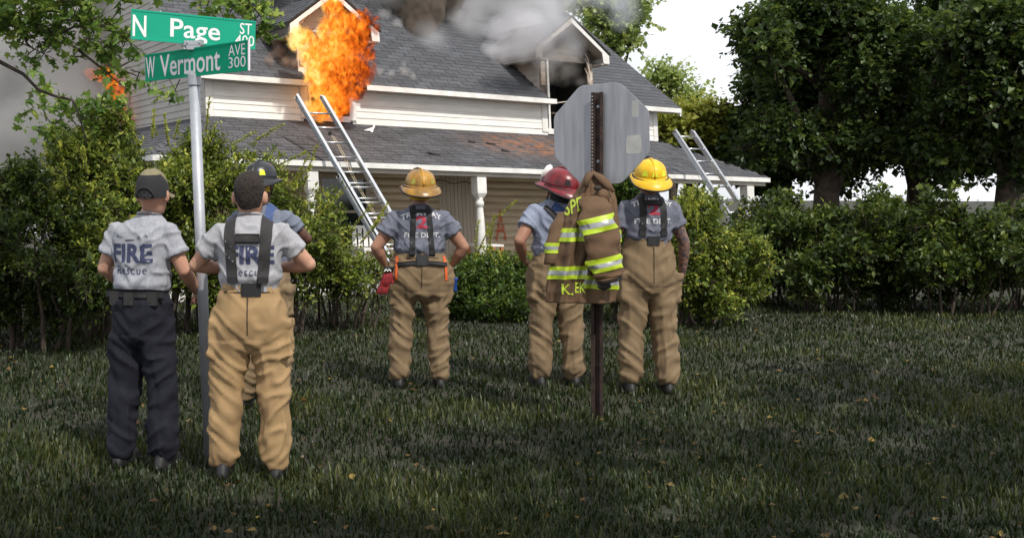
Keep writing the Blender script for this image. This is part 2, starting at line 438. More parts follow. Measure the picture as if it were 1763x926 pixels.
# eave fascia, soffit, rakes
for a, b in ((RL, -2.66), (-1.50, 2.92), (4.12, RR)):
    mb = MB(); mb.box((a, TE - .03, HE - .10), (b, TE - .004, HE - .004), W); mb.build('fascia', M['trim'], house)
    mb = MB(); mb.box((a + .01, TE - .002, HE - .10), (b - .01, TW - .01, HE - .075), W); mb.build('soffit', M['soffit'], house)
for s0, m in ((RL, M['siding_grey']), (RR - .03, M['trim'])):
    for (ta, ha, tb, hb) in ((TE - .02, HE - .005, TRG, HRG - .005), (TRG + .001, HRG - .005, TBK, HBK - .005)):
        mb = MB(); mb.hexa([W(s0 - .004, ta, ha - .17), W(s0 + .03, ta, ha - .17), W(s0 + .03, tb, hb - .17), W(s0 - .004, tb, hb - .17), W(s0 - .004, ta, ha), W(s0 + .03, ta, ha), W(s0 + .03, tb, hb), W(s0 - .004, tb, hb)])
        mb.build('rake_board', m, house)
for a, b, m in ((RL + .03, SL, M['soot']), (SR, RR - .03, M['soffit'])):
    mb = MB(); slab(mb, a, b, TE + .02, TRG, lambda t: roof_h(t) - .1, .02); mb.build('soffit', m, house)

def dormer(d, fire):
    c, hs = d['c'], d['hs']; hp = HDE + hs * .72; tb = t_at(HDE + .05); tr = t_at(hp)
    dn = node('dormer', house, c, TW, HB)
    a0, a1 = d['w']; o0, o1 = d['o']; ht = 4.52
    mb = MB()                                          # front wall round the opening
    for x0, x1, h0, h1 in ((a0, o0, HB + .02, ht), (o1, a1, HB + .02, ht), (o0, o1, HB + .02, HB + .1)):
        mb.box((x0, TW + .002, h0), (x1, TW + .1, h1), W)
    mb.prism([W(a0, TW + .002, ht), W(a1, TW + .002, ht), W(a1, TW + .002, HDE + .1), W(c, TW + .002, hp - .12), W(a0, TW + .002, HDE + .1)], HN * .1)
    mb.build('dormer_wall', M['soot'] if not fire else M['siding'], dn)
    for x, y in ((a0, a0 + .08), (a1 - .08, a1)):      # cheeks down to the main roof
        mb = MB(); p = [W(x, TW + .1, roof_h(TW + .1) - .2), W(x, tb + .3, roof_h(tb + .3) - .05), W(x, tb + .3, HDE + .1), W(x, TW + .1, HDE + .1)]
        mb.prism(p, HD * .08); mb.build('dormer_cheek', M['soot'], dn)
    h = HE + .15
    while h < HDE:                                       # boards of the left cheek
        mb = MB(); t1 = min(t_at(h) + .2, tb + .3)
        mb.hexa([W(a0 - .02, TW + .02, h), W(a0 + .002, TW + .02, h), W(a0 + .002, t1, h), W(a0 - .02, t1, h), W(a0 - .006, TW + .02, h + .13), W(a0 + .002, TW + .02, h + .13), W(a0 + .002, t1, h + .13), W(a0 - .006, t1, h + .13)])
        mb.build('clapboard', M['siding_grey'] if not fire else M['soot'], dn); h += .12
    h = 4.56
    while h < hp - .25:                                  # boards in the gable
        half = min(.9 * (hp - .2 - h) / .72, (a1 - a0) / 2 - .02); mb = MB()
        mb.hexa([W(c - half, TW - .016, h), W(c + half, TW - .016, h), W(c + half, TW + .001, h), W(c - half, TW + .001, h), W(c - half + .1, TW - .004, h + .115), W(c + half - .1, TW - .004, h + .115), W(c + half - .1, TW + .001, h + .115), W(c - half + .1, TW + .001, h + .115)])
        mb.build('clapboard', M['siding_grey'] if fire else M['soot'], dn); h += .12
    # dark room behind the opening
    mb = MB(); mb.box((a0 + .06, TW + 1.1, HB), (a1 - .06, TW + 1.15, ht + .1), W); mb.box((a0 + .08, TW + .1, HB - .05), (a1 - .08, TW + 1.1, HB), W)
    mb.box((a0 + .08, TW + .1, ht), (a1 - .08, TW + 1.1, ht + .05), W); mb.box((a0 + .081, TW + .1, HB), (a0 + .1, TW + 1.1, ht), W); mb.box((a1 - .1, TW + .1, HB), (a1 - .081, TW + 1.1, ht), W)
    mb.build('burnt_room', M['dark'], dn)
    # casing
    wn_ = None
    for x0, x1, h0, h1, mm in ((a0, a0 + .14, HB + .04, HE - .09, M['trim']), (a0 + .02, a0 + .12, HE + .3, ht, M['trim_burnt']), (a1 - .14, a1, HB + .04, ht, M['trim'] if fire else M['trim_burnt']),
                               (a0 + .14, a1 - .14, HB + .0, HB + .11, M['trim']), (a0 + .02, a1 - .02, ht, ht + .1, M['soot'])):
        mb = MB(); mb.box((x0, TW - .035, h0), (x1, TW - .001, h1), W); q = mb.build('window_casing', mm, dn)
    for x0, x1, h0, h1 in ((o0 - .03, o0 + .02, HB + .11, ht), (o1 - .02, o1 + .03, HB + .11, ht)):
        mb = MB(); mb.box((x0, TW - .02, h0), (x1, TW + .08, h1), W); mb.build('window_frame', M['trim'] if x0 < c else M['char'], dn)
    if not fire:
        for k in range(6):      # peeled splinters on the right casing
            mb = MB(); x = a1 - .16 + random.uniform(0, .1); h0 = 3.9 + k * .1; mb.tube([W(x, TW - .05, h0), W(x - .03, TW - .07, h0 + .18), W(x - .09, TW - .06, h0 + .32)], [.012, .018, .006], 5); mb.build('splinter', M['trim_burnt'], dn)
        mb = MB(); mb.tube([W(o0 + .02, TW + .03, 3.62), W(o0 + .5, TW + .02, 3.70)], .012, 5); mb.build('broken_sash', M['trim_burnt'], dn)
        mb = MB(); mb.box((o0 + .03, TW + .02, 3.42), (o0 + .6, TW + .05, 3.46), W); mb.build('broken_sash', M['char'], dn)
    # gable roof
    th = .09
    for sg in (-1, 1):
        mb = MB(); e = c + sg * hs; te = t_at(HDE) + .12; tr2 = tr + .05
        top = [W(e, TD, HDE), W(c, TD, hp), W(c, tr2, hp), W(e, te, HDE)]
        bot = [W(e, TD, HDE - th), W(c, TD, hp - th), W(c, tr2, hp - th), W(e, te, HDE - th)]
        mb.hexa(bot + top); ro = mb.build('dormer_roof', M['soffit'] if not fire else M['soot'], dn)
        st = MB(); st.a['tint'] = []
        nrow = 9
        for i in range(nrow):
            f0, f1 = i / nrow, (i + 1.35) / nrow; f1 = min(f1, 1)
            P = lambda f, t, u: W(e + (c - e) * f, t, HDE + (hp - HDE) * f + u)
            tend = te + (tr2 - te) * f0; t = TD - .025 + (i % 2) * -.1
            while t < tend:
                b0, b1 = max(t, TD - .03), min(t + .2, tend)
                if b1 - b0 > .03:
                    st.hexa([P(f0 - .01, b0, .003), P(f0 - .01, b1, .003), P(f1, b1, .003), P(f1, b0, .003), P(f0 - .01, b0, .024), P(f0 - .01, b1, .024), P(f1, b1, .009), P(f1, b0, .009)])
                    st.a['tint'] += [random.random()] * 6
                t += .205
        stuff(st.build('shingles', M['shingle'], dn))
        # rake board with a square return at its foot
        mb = MB(); wd_ = .10
        x = e - sg * .02
        mb.prism([W(x, TD - .028, HDE - .03), W(c, TD - .028, hp - .022), W(c, TD - .028, hp - .03 - wd_), W(e - sg * .2, TD - .028, HDE - .03 - wd_ + .15), W(e - sg * .17, TD - .028, HDE - .20), W(x, TD - .028, HDE - .20)], HN * .026)
        mb.build('rake_board', M['trim'] if fire or sg > 0 else M['trim_burnt'], dn)
        mb = MB(); mb.prism([W(x + sg * .035, TD - .045, HDE - .03), W(c, TD - .045, hp - .012), W(c, TD - .045, hp + .026), W(x + sg * .035, TD - .045, HDE + .012)], HN * .03); mb.build('drip_shadow_edge', M['dark'], dn)  # dark strip for the shingle edge and the shadow line above the rake
        # eave fascia running back to the main roof and boxed soffit
        mb = MB(); mb.box((min(e, e - sg * .025), TD, HDE - .2), (max(e, e - sg * .025), te - .1, HDE - .02), W); mb.build('eave_board', M['soot'] if sg < 0 else M['trim'], dn)
        mb = MB(); q = (a0 if sg < 0 else a1); mb.box((min(e - sg * .03, q), TD + .0, HDE - .23), (max(e - sg * .03, q), te - .15, HDE - .2), W); mb.build('soffit', M['soffit'], dn)
    return dn
dormer(DOR[0], True); dormer(DOR[1], False)

# --- wrap-round porch
PL, PR, HG = -6.11, 7.42, 2.2
def porch_h(t): return HG + (HB - .02 - HG) * t / TW
prf = MB()
prf.hexa([W(PL, 0, HG - .05), W(PR, 0, HG - .05), W(SR, TW, HB - .07), W(SL, TW, HB - .07), W(PL, 0, HG), W(PR, 0, HG), W(SR, TW, HB - .02), W(SL, TW, HB - .02)])
TPB = 14.0
for a, b in ((PL, SL), (PR, SR)):
    v = [W(a, 0, HG - .05), W(b, TW, HB - .07), W(b, TPB, HB - .07), W(a, TPB, HG - .05)]
    if a > 0: v = [v[0], v[3], v[2], v[1]]
    prf.hexa(v + [p + Vector((0, 0, .05)) for p in v])
pro = prf.build('porch_roof', M['shingle_porch'], house)
ps = MB(); ps.a['tint'] = []; ps.a['stain'] = []
t = -.02; row = 0
while t < TW - .03:
    e = max(0, t) / TW; l0, l1 = PL + (SL - PL) * e, PR + (SR - PR) * e
    s = l0 + (row % 2) * .15 - .15 + random.uniform(0, .03)
    while s < l1:
        a, b = max(s, l0), min(s + .3, l1)
        if b - a > .04:
            t0 = t + random.uniform(-.006, .006); t1 = min(t + .145, TW); th = random.uniform(.014, .024)
            ps.hexa([W(a, t0, porch_h(t0) + .002), W(b - .008, t0, porch_h(t0) + .002), W(b - .008, t1, porch_h(t1) + .002), W(a, t1, porch_h(t1) + .002),
                     W(a, t0, porch_h(t0) + th), W(b - .008, t0, porch_h(t0) + th), W(b - .008, t1, porch_h(t1) + .006), W(a, t1, porch_h(t1) + .006)])
            ps.a['tint'] += [random.random()] * 6
            m_ = (a + b) / 2; g = math.exp(-((m_ - 2.1) / 1.15) ** 2 - ((t - .95) / .42) ** 2) * 1.5
            ps.a['stain'] += [min(1, g)] * 6
        s += .305
    t += .115; row += 1
for a, b, sg in ((PL, SL, -1), (PR, SR, 1)):          # courses of the side slopes
    k = 0
    while k < 13:
        e0, e1 = k / 13, min(1, (k + 1.25) / 13); t = TW * e0 + .02 + (k % 2) * .15
        while t < TPB - .3:
            P = lambda e, tt, u: W(a + (b - a) * e, tt, HG + (HB - .02 - HG) * e + u)
            v = [P(e0, t, .002), P(e0, t + .29, .002), P(e1, t + .29, .002), P(e1, t, .002), P(e0, t, .02), P(e0, t + .29, .02), P(e1, t + .29, .006), P(e1, t, .006)]
            ps.hexa(v); ps.a['tint'] += [random.random()] * 6; ps.a['stain'] += [0] * 6
            t += .3
        k += 1
stuff(ps.build('shingles', M['shingle_porch'], pro))
mb = MB(); mb.box((PL - .02, -.055, HG - .10), (PR + .02, -.03, HG - .01), W); mb.build('gutter_board', M['trim'], house)
for a in (PL - .03, PR + .005):
    mb = MB(); mb.box((a, -.03, HG - .10), (a + .025, TPB, HG - .01), W); mb.build('gutter_board', M['trim'], house)
mb = MB(); mb.box((PL + .05, .02, HG - .18), (PR - .05, .16, HG - .06), W); mb.build('porch_beam', M['soffit'], house)
mb = MB(); mb.hexa([W(PL, .16, HG - .09), W(PR, .16, HG - .09), W(PR, TW, HG - .09), W(PL, TW, HG - .09), W(PL, .16, HG - .07), W(PR, .16, HG - .07), W(PR, TW, HG - .07), W(PL, TW, HG - .07)]); mb.build('porch_ceiling', M['soffit'], house)
FL = .26
mb = MB(); mb.box((PL, -.02, FL - .08), (PR, TW, FL), W); mb.build('porch_floor', M['floorwood'], house)
mb = MB(); mb.box((PL + .03, .02, -.2), (PR - .03, .05, FL - .085), W); mb.build('porch_skirt', M['trim'], house)
def post(s, t):
    mb = MB(); P = W(s, t, 0); r = .068
    def sec(h0, h1, a, b):
        mb.hexa([W(s - a, t - a, h0), W(s + a, t - a, h0), W(s + a, t + a, h0), W(s - a, t + a, h0), W(s - b, t - b, h1), W(s + b, t - b, h1), W(s + b, t + b, h1), W(s - b, t + b, h1)])
    sec(FL, .50, .1, .1); sec(1.72, HG - .19, .1, .1); sec(1.64, 1.72, .062, .1)
    prof = [(.5, .10), (.53, .115), (.56, .10), (.60, .07), (.64, .085), (.72, .08), (.9, .082), (1.1, .078), (1.3, .07), (1.44, .06), (1.47, .055), (1.49, .075), (1.53, .082), (1.57, .075), (1.585, .058), (1.61, .07), (1.64, .062)]
    mb.rings([[W(s + q * math.cos(2 * math.pi * k / 16), t + q * math.sin(2 * math.pi * k / 16), hh) for k in range(16)] for hh, q in prof])
    o = mb.build('porch_post', M['trim'], house, False)
    for p in o.data.polygons: p.use_smooth = len(p.vertices) == 4 and p.index > 17
for s in (-5.95, -3.36, .05, 3.42, 6.9): post(s, .1)
# lamp wire along the porch ceiling
mb = MB(); mb.tube([W(-.6 + k * .12, 1.5, 1.98 + .03 * math.sin(k * 1.3) - .004 * k) for k in range(14)], .008, 5); mb.build('cable', M['dark'], house)

# ------------------------------------------------------------------ ladders
def pt(u, v, d):
    """point at distance d that the photo shows at pixel (u, v)"""
    return Vector(((u - UPX) / FPX * d, d, EYE + (VPX - v) / FPX * d))
M['rung'] = M['alu']
def rail(mb, a, b, side, w=.05, dp=.09, front=None):
    """C-section rail from a to b: web plus two flanges"""
    ax = (b - a).normalized(); x = HD; f = ax.cross(x).normalized()
    if f.y > 0: f = -f
    def bx(x0, x1, f0, f1):
        mb.hexa([a + x * x0 + f * f0, a + x * x1 + f * f0, a + x * x1 + f * f1, a + x * x0 + f * f1, b + x * x0 + f * f0, b + x * x1 + f * f0, b + x * x1 + f * f1, b + x * x0 + f * f1])
    bx(-.003 * 1, .003, -dp / 2, dp / 2)
    o = w * side
    bx(min(0, o), max(0, o), dp / 2, dp / 2 + .004); bx(min(0, o), max(0, o), -dp / 2 - .004, -dp / 2)
def make_ladder(name, label, tip, mid, width, sections, group=None):
    d = (tip - mid).normalized(); foot = mid + d * ((0.02 - mid.z) / d.z); L = (tip - foot).length
    f = d.cross(HD).normalized(); f = f if f.y < 0 else -f
    ld = empty(name, foot + HD * width / 2, label, 'ladder', group)
    for (l0, l1, w, off) in sections:
        l0, l1 = l0 * L, l1 * L; dx = (width - w) / 2
        for sx, sd in ((dx, 1), (width - dx, -1)):
            mb = MB(); a = foot + HD * sx + f * off; rail(mb, a + d * l0, a + d * l1, -sd); r = mb.build('rail', M['alu'], ld)
            mb = MB(); e = a + d * l1; mb.tube([e - HD * .028 * sd * .2 - f * .034, e - HD * .028 * sd * .2 + f * .034 + d * .012], .019, 8); mb.build('rail_cap', M['dark'] if l1 < L * .98 else M['galv'], ld)
        k = l0 + .12
        while k < l1 - .05:
            mb = MB(); c = foot + f * off + d * k; mb.tube([c + HD * (dx - .012), c + HD * (width - dx + .012)], .016, 8); mb.build('rung', M['alu'], ld, True); k += .30
    return ld, foot, d, f, L
tip = W(*[pix(508, 168, .35)[0], .35, pix(508, 168, .35)[1]]); mid = W(*[pix(562, 262, -.17)[0], -.17, pix(562, 262, -.17)[1]])
ld, foot, d, f, L = make_ladder('extension_ladder', 'long aluminium extension ladder leaning on the porch edge below the burning window', tip, mid, .50, [(0, .60, .50, 0), (.20, 1.0, .44, .045)])
mb = MB(); pts = [foot + HD * (.25 + .02 * math.sin(k)) + d * (L * (.80 - k * .05)) + f * (.03 - .012 * k) for k in range(13)]
mb.tube(pts, .007, 5); mb.tube([p + HD * .035 - d * .02 for p in pts[:11]], .007, 5); mb.build('halyard_rope', M['rope'], ld)
mb = MB(); c = foot + HD * .25 + d * L * .81 + f * .03; mb.ell(c, (.035, .02, .045), 8, 6); mb.build('pulley', M['dark'], ld)
# second ladder against the right end of the porch
t2 = pt(1163, 226, 21.8); m2 = t2 + Vector((.30, -.30, -.62))
make_ladder('extension_ladder', 'short tip of an aluminium ladder showing over the right end of the porch roof', t2, m2, .42, [(.0, 1.0, .42, 0)])

# ------------------------------------------------------------------ street name sign
M['green_lit'] = mat('lit_green_sign_sheeting', (.0, .36, .22), .35, var=.06, scale=6, spec=.4)
M['green_shaded'] = mat('shaded_green_sign_sheeting', (.0, .30, .165), .65, var=.08, scale=6, spec=.12)  # darker copy of the sign green, for the blade turned from the sun
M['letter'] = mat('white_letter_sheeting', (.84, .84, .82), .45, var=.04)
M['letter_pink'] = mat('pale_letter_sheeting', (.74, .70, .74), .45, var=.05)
PD = 6.78
pb = pt(349, 506, PD); ptp = pt(334, 133, PD); dd = (ptp - pb).normalized(); pg = pb - dd * (pb.z / dd.z)
sg = empty('street_sign', pg, 'grey metal pole with two crossed green street name signs, N Page and W Vermont', 'street sign')
mb = MB(); mb.tube([pg, ptp], .0335, 20); mb.build('pole', M['galv'], sg, True)
def blade(name, q, m, lm, words, cap):
    """q: top-left, bottom-left, top-right, bottom-right corners in space"""
    tl, bl, tr, br = q
    nrm = (tr - tl).cross(bl - tl).normalized(); nrm = nrm if nrm.y < 0 else -nrm
    P = lambda u, v, o: (bl * (1 - v) + tl * v) * (1 - u) + (br * (1 - v) + tr * v) * u + nrm * o
    mb = MB()
    def bx(u0, u1, v0, v1, o0, o1): mb.hexa([P(u0, v0, o0), P(u1, v0, o0), P(u1, v0, o1), P(u0, v0, o1), P(u0, v1, o0), P(u1, v1, o0), P(u1, v1, o1), P(u0, v1, o1)])
    bx(0, 1, .05, .95, -.002, .002); bx(0, 1, 0, .06, -.005, .005); bx(0, 1, .94, 1, -.005, .005)
    for k in range(1, 9): bx(0.002, .998, .1 * k + .044, .1 * k + .056, .002, .0026)
    pl = mb.build(name, m, sg)
    for tx, u0, u1, v0, v1, bold in words:
        me = text_mesh(tx, 1, 0, 1, bold); xs = [v.co.x for v in me.vertices]; ys = [v.co.y for v in me.vertices]
        x0, x1, y0, y1 = min(xs), max(xs), min(ys), max(ys)
        for o_, flip in ((.0034, 0), (-.0034, 1)):
            mb = MB(); vs = []
            for v in me.vertices:
                uu = u0 + (v.co.x - x0) / (x1 - x0) * (u1 - u0)
                if flip: uu = 1 - uu
                vs.append(P(uu, v0 + (v.co.y - y0) / (y1 - y0) * (v1 - v0), o_))
            mb.add(vs, [tuple(p.vertices)[::-1] if flip else tuple(p.vertices) for p in me.polygons]); mb.build('lettering', lm, pl)
    if cap:
        mb = MB(); bx2 = [P(1.0, 0, -.006), P(1.006, 0, -.006), P(1.006, 0, .006), P(1.0, 0, .006), P(1.0, 1, -.006), P(1.006, 1, -.006), P(1.006, 1, .006), P(1.0, 1, .006)]
        mb.hexa(bx2); mb.build('edge_strip', M['letter_pink'], pl)
q1 = (pt(226, 16, 6.62), pt(225, 68, 6.62), pt(440, 37, 6.98), pt(439, 86, 6.98))
q2 = (pt(250, 95, 7.25), pt(251, 141, 7.25), pt(428, 69, 6.30), pt(428, 122, 6.30))
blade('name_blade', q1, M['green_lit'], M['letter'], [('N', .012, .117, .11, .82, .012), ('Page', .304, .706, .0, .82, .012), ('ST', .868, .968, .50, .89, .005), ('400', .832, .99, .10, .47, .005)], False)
blade('name_blade', q2, M['green_shaded'], M['letter_pink'], [('W', .01, .11, .11, .90, .012), ('Vermont', .163, .755, .11, .90, .012), ('AVE', .83, .975, .54, .91, .0), ('300', .83, .98, .14, .50, .0)], True)
mb = MB(); c = pt(334.5, 131, PD); mb.lathe(c - Vector((0, 0, .03)), [(.037, -.03), (.041, -.028), (.041, .035), (.03, .04)], 16); mb.box(c + Vector((-.055, -.018, .01)), c + Vector((.05, -.009, .03))); mb.box(c + Vector((-.055, .009, .01)), c + Vector((.05, .018, .03))); mb.build('pole_cap', M['galv'], sg)
c = pt(333, 78, PD); mb = MB(); mb.box(c + Vector((-.055, -.022, -.002)), c + Vector((.06, -.009, .025))); mb.box(c + Vector((-.04, -.02, -.03)), c + Vector((.045, .02, -.003))); mb.box(c + Vector((-.055, .009, .0)), c + Vector((.06, .022, .025))); 
for sx in (-.035, .04): mb.ell(c + Vector((sx, -.024, .012)), (.007, .005, .007), 8, 5)
mb.build('cross_bracket', M['galv'], sg)

# ------------------------------------------------------------------ stop sign seen from the back
SD = 8.1
sc_ = pt(1034, 231, SD); ya = R(35); sx_ = Vector((math.cos(ya), -math.sin(ya), 0)); sn = Vector((-math.sin(ya), -math.cos(ya), 0)); sz = Vector((0, 0, 1))
M['signback'] = mat('weathered_aluminium_sheet', (.38, .39, .42), .5, .5, scale=5, col2=(.285, .295, .325), bump=.06, stretch=(5, 5, .45))
M['sticker'] = mat('faded_sticker', (.45, .45, .43), .6, scale=12, col2=(.36, .36, .35))
M['rust'] = mat('rusty_channel_steel', (.075, .045, .035), .75, .3, scale=14, col2=(.03, .02, .018), bump=.4)
M['red'] = mat('red_sign_sheeting', (.5, .02, .02), .4)
st = empty('stop_sign', (sc_ + sn * .03) * 1.0, 'grey bare back of an octagonal stop sign on a rusty punched post', 'stop sign'); st.location.z = 0
AP = .368; rad = AP / math.cos(R(22.5)); tilt = R(1.0)
def octo(r, z, rc=.03):
    out = []
    for k in range(8):
        a0 = R(22.5 + 45 * k) + tilt; v = Vector((math.cos(a0), math.sin(a0))) * r
        p = Vector((math.cos(a0 - R(45)), math.sin(a0 - R(45)))) * r; n_ = Vector((math.cos(a0 + R(45)), math.sin(a0 + R(45)))) * r
        for w in (v + (p - v).normalized() * rc, v + ((p - v).normalized() + (n_ - v).normalized()) * rc * .28, v + (n_ - v).normalized() * rc): out.append(sc_ + sx_ * w.x + sz * w.y + sn * z)
    return out
mb = MB(); mb.rings([octo(rad, -.002), octo(rad, .0015), octo(rad - .004, .0025)]); pl = mb.build('sign_plate', M['signback'], st)
mb = MB(); mb.rings([octo(rad - .003, -.0045), octo(rad - .003, -.0025)]); mb.build('red_face', M['red'], st)
me = text_mesh('STOP', .3, 0, .8, .008, 'CENTER'); mb = MB(); mb.add([sc_ - sx_ * v.co.x + sz * (v.co.y - .1) - sn * .006 for v in me.vertices], [tuple(p.vertices)[::-1] for p in me.polygons]); mb.build('lettering', M['letter'], pl)
for (u, v, w, h_) in ((1088, 190, .05, .12), (1086, 250, .115, .135)):
    r = (u - 1034) / 75 * AP; z = (231 - v) / FPX * SD; mb = MB()
    o = [(-1, -1), (.6, -1.05), (1, -.8), (.95, .3), (.8, 1), (-.9, .9), (-1.05, .2)]
    mb.prism([sc_ + sx_ * (r + a * w / 2) + sz * (z + b * h_ / 2) + sn * .0028 for a, b in o], sn * .0008); mb.build('sticker', M['sticker'], pl)
mb = MB(); ps_ = sc_ + sn * .026; lo, hi = -sc_.z - .3, .305
sx0 = -.055
def uch(x0, x1, n0, n1, z0, z1):
    c = sc_ + sx_ * sx0 * .25; mb.hexa([c + sx_ * x0 + sn * n0 + sz * z0, c + sx_ * x1 + sn * n0 + sz * z0, c + sx_ * x1 + sn * n1 + sz * z0, c + sx_ * x0 + sn * n1 + sz * z0, c + sx_ * x0 + sn * n0 + sz * z1, c + sx_ * x1 + sn * n0 + sz * z1, c + sx_ * x1 + sn * n1 + sz * z1, c + sx_ * x0 + sn * n1 + sz * z1])
uch(-.022, .022, .004, .008, lo, hi); uch(-.026, -.022, .004, .036, lo, hi); uch(.022, .026, .004, .036, lo, hi); uch(-.046, -.0262, .032, .036, lo, hi); uch(.0262, .046, .032, .036, lo, hi)
mb.build('post', M['rust'], st)
mb = MB(); z = hi - .03; c = sc_ + sx_ * sx0 * .25
while z > -1.2:
    for x in (-.036,): mb.lathe(c + sx_ * x + sz * z + sn * .0362, [(.0055, 0), (.0055, .001)], 7, (sx_, sz, sn))
    z -= .0254
stuff(mb.build('punched_holes', M['sticker'], st))
for z in (.2, -.2):
    mb = MB(); mb.lathe(c + sz * z + sn * .008, [(.012, 0), (.012, .008), (.006, .008), (.006, .014)], 8, (sx_, sz, sn)); mb.build('bolt', M['galv'], st)

# ------------------------------------------------------------------ turnout coat hanging from the stop sign post
def canvas(name, c, c2): 
    return mat(name, c, .85, scale=3.5, col2=c2, bump=.18, bscale=220, detail=8)
M['coat'] = canvas('tan_turnout_cloth', (.135, .078, .039), (.095, .053, .027))
M['lime'] = mat('lime_reflective_tape', (.42, .56, .02), .5, var=.08, scale=20)
M['silver'] = mat('silver_reflective_tape', (.40, .41, .42), .35, .4, var=.2, scale=20)
M['lime_text'] = mat('lime_letter_film', (.50, .64, .05), .5, var=.05)
KD = 7.93
coat = empty('turnout_coat', pt(1010, 500, KD), 'tan firefighter coat with lime and silver stripes hung over the stop sign post', 'coat')
prof = [(296, 1013, 1024, .03), (302, 1009, 1031, .045), (312, 1003, 1042, .06), (326, 994, 1055, .075), (346, 981, 1062, .085), (380, 966, 1066, .10), (415, 955, 1069, .115), (450, 947, 1070, .12), (480, 943, 1066, .125), (500, 940, 1062, .125), (520, 939, 1059, .12)]
def lerp_prof(v):
    for i in range(len(prof) - 1):
        a, b = prof[i], prof[i + 1]
        if v <= b[0] or i == len(prof) - 2:
            k = (v - a[0]) / (b[0] - a[0]); return [a[j] + (b[j] - a[j]) * k for j in range(1, 4)]
def coat_pt(th, v, off=0):
    xl, xr, dp = lerp_prof(v); c = pt((xl + xr) / 2, v, KD); hw = (xr - xl) / 2 / FPX * KD
    amp = min(1, (v - 296) / 70); tri = lambda q: 1 - 2 * abs((q / math.pi) % 2 - 1)
    q = th + .10 * math.sin(v * .021 + 2 * th)
    fold = 1 + amp * (.26 * tri(5 * q + .4 + v * .003) + .20 * tri(9 * q + 2 - v * .006) + .09 * math.sin(15 * q + v * .01))
    x, y = math.cos(th) * hw, math.sin(th) * dp * fold
    n_ = Vector((math.cos(th) * .7, math.sin(th), 0)).normalized()
    cr = noise.noise(Vector((math.cos(th) * 3.2, math.sin(th) * 2, v * .035 + math.cos(th) * 1.5))); off += .012 * cr + .016 * max(0, .5 - abs(noise.noise(Vector((math.cos(th) * 4 + v * .02, math.sin(th) * 3, v * .05))))) - .006
    x, y = math.cos(th) * hw, math.sin(th) * dp * fold
    n_ = Vector((math.cos(th) * .7, math.sin(th), 0)).normalized()
    return c + Vector((x * (1 + .04 * (fold - 1)), y, 0)) + n_ * off
def patch(fn, u0, u1, v0, v1, nu, nv, off, m, parent, name):
    mb = MB(); vs = [fn(u0 + (u1 - u0) * i / nu, (v0(i / nu) if callable(v0) else v0) + ((v1(i / nu) if callable(v1) else v1) - (v0(i / nu) if callable(v0) else v0)) * j / nv, off) for j in range(nv + 1) for i in range(nu + 1)]
    fs = [(j * (nu + 1) + i, j * (nu + 1) + i + 1, (j + 1) * (nu + 1) + i + 1, (j + 1) * (nu + 1) + i) for j in range(nv) for i in range(nu)]
    mb.add(vs, fs); o = mb.build(name, m, parent, True); return o
mb = MB(); N = 140; nv = 70
rg = [[coat_pt(2 * math.pi * k / N, 296 + 224 * j / nv) for k in range(N)] for j in range(nv + 1)]
mb.rings(rg); cb = mb.build('coat_body', M['coat'], coat, True)
def stripes(fn, u0, u1, v, hgt, parent, off=.006, sl=0, nu=40):
    for k, (m, nm) in enumerate((('lime', 'lime_stripe'), ('silver', 'silver_stripe'), ('lime', 'lime_stripe'))):
        patch(fn, u0, u1, lambda x, k=k: v + sl * x + hgt * k / 3, lambda x, k=k: v + sl * x + hgt * (k + 1) / 3, nu, 3, off + (.001 if k == 1 else 0), M[m], parent, nm)
F0, F1 = math.pi, 2 * math.pi            # front half of the coat (towards the road)
stripes(coat_pt, F0 - .2, F0 + 1.5, 394, 23, cb, sl=-3); stripes(coat_pt, F0 - .2, F0 + 1.55, 459, 22, cb, sl=-3); stripes(coat_pt, F0 + 1.5, F1 + .3, 472, 22, cb, sl=6); stripes(coat_pt, F1 - .6, F1 + .4, 396, 20, cb)
# hanging sleeve in front
sp = [(1014, 338, 7.86, 18, .045), (1025, 358, 7.80, 27, .055), (1030, 390, 7.76, 30, .058), (1036, 420, 7.74, 29, .056), (1041, 450, 7.73, 28, .054), (1047, 472, 7.73, 25, .05), (1050, 481, 7.73, 22, .045)]
def sleeve_pt(th, v, off=0):
    v = min(max(v, 0), 5.999); i = int(v); k = v - i; a, b = sp[i], sp[i + 1]; q = [a[j] + (b[j] - a[j]) * k for j in range(5)]
    c = pt(q[0], q[1], q[2]); hw = q[3] / FPX * q[2]
    fold = 1 + .07 * math.sin(3 * th + v * 3.1) + .06 * math.sin(v * 5.2 + 2 * th) + .07 * noise.noise(Vector((math.cos(th) * 1.5, math.sin(th) * 1.5, v * 1.6))) + .10 * max(0, .5 - abs(noise.noise(Vector((math.cos(th) * 1.3, math.sin(th) * 2, v * 2.6 + math.cos(th)))))) + .05 * noise.noise(Vector((math.cos(th) * 4, math.sin(th) * 4, v * 4)))
    ax = Vector((.96, 0, .22)); fold += .10 * (1 - 2 * abs(((3.2 * v + 1.3 * th) / math.pi) % 2 - 1)) * max(0, -math.sin(th)) + .06 * (1 - 2 * abs(((7.1 * v - 2 * th) / math.pi) % 2 - 1)); n_ = (ax * math.cos(th) + Vector((0, 1, 0)) * math.sin(th))
    return c + ax * (math.cos(th) * hw * fold) + Vector((0, math.sin(th) * q[4] * fold, 0)) + n_ * off
mb = MB(); mb.rings([[sleeve_pt(2 * math.pi * k / 48, 6 * j / 40) for k in range(48)] for j in range(41)]); sv = mb.build('sleeve', M['coat'], coat, True)
stripes(sleeve_pt, F0 - .6, F1 + .6, 1.45, .85, sv, .005); stripes(sleeve_pt, F0 - .6, F1 + .6, 3.75, .95, sv, .005)
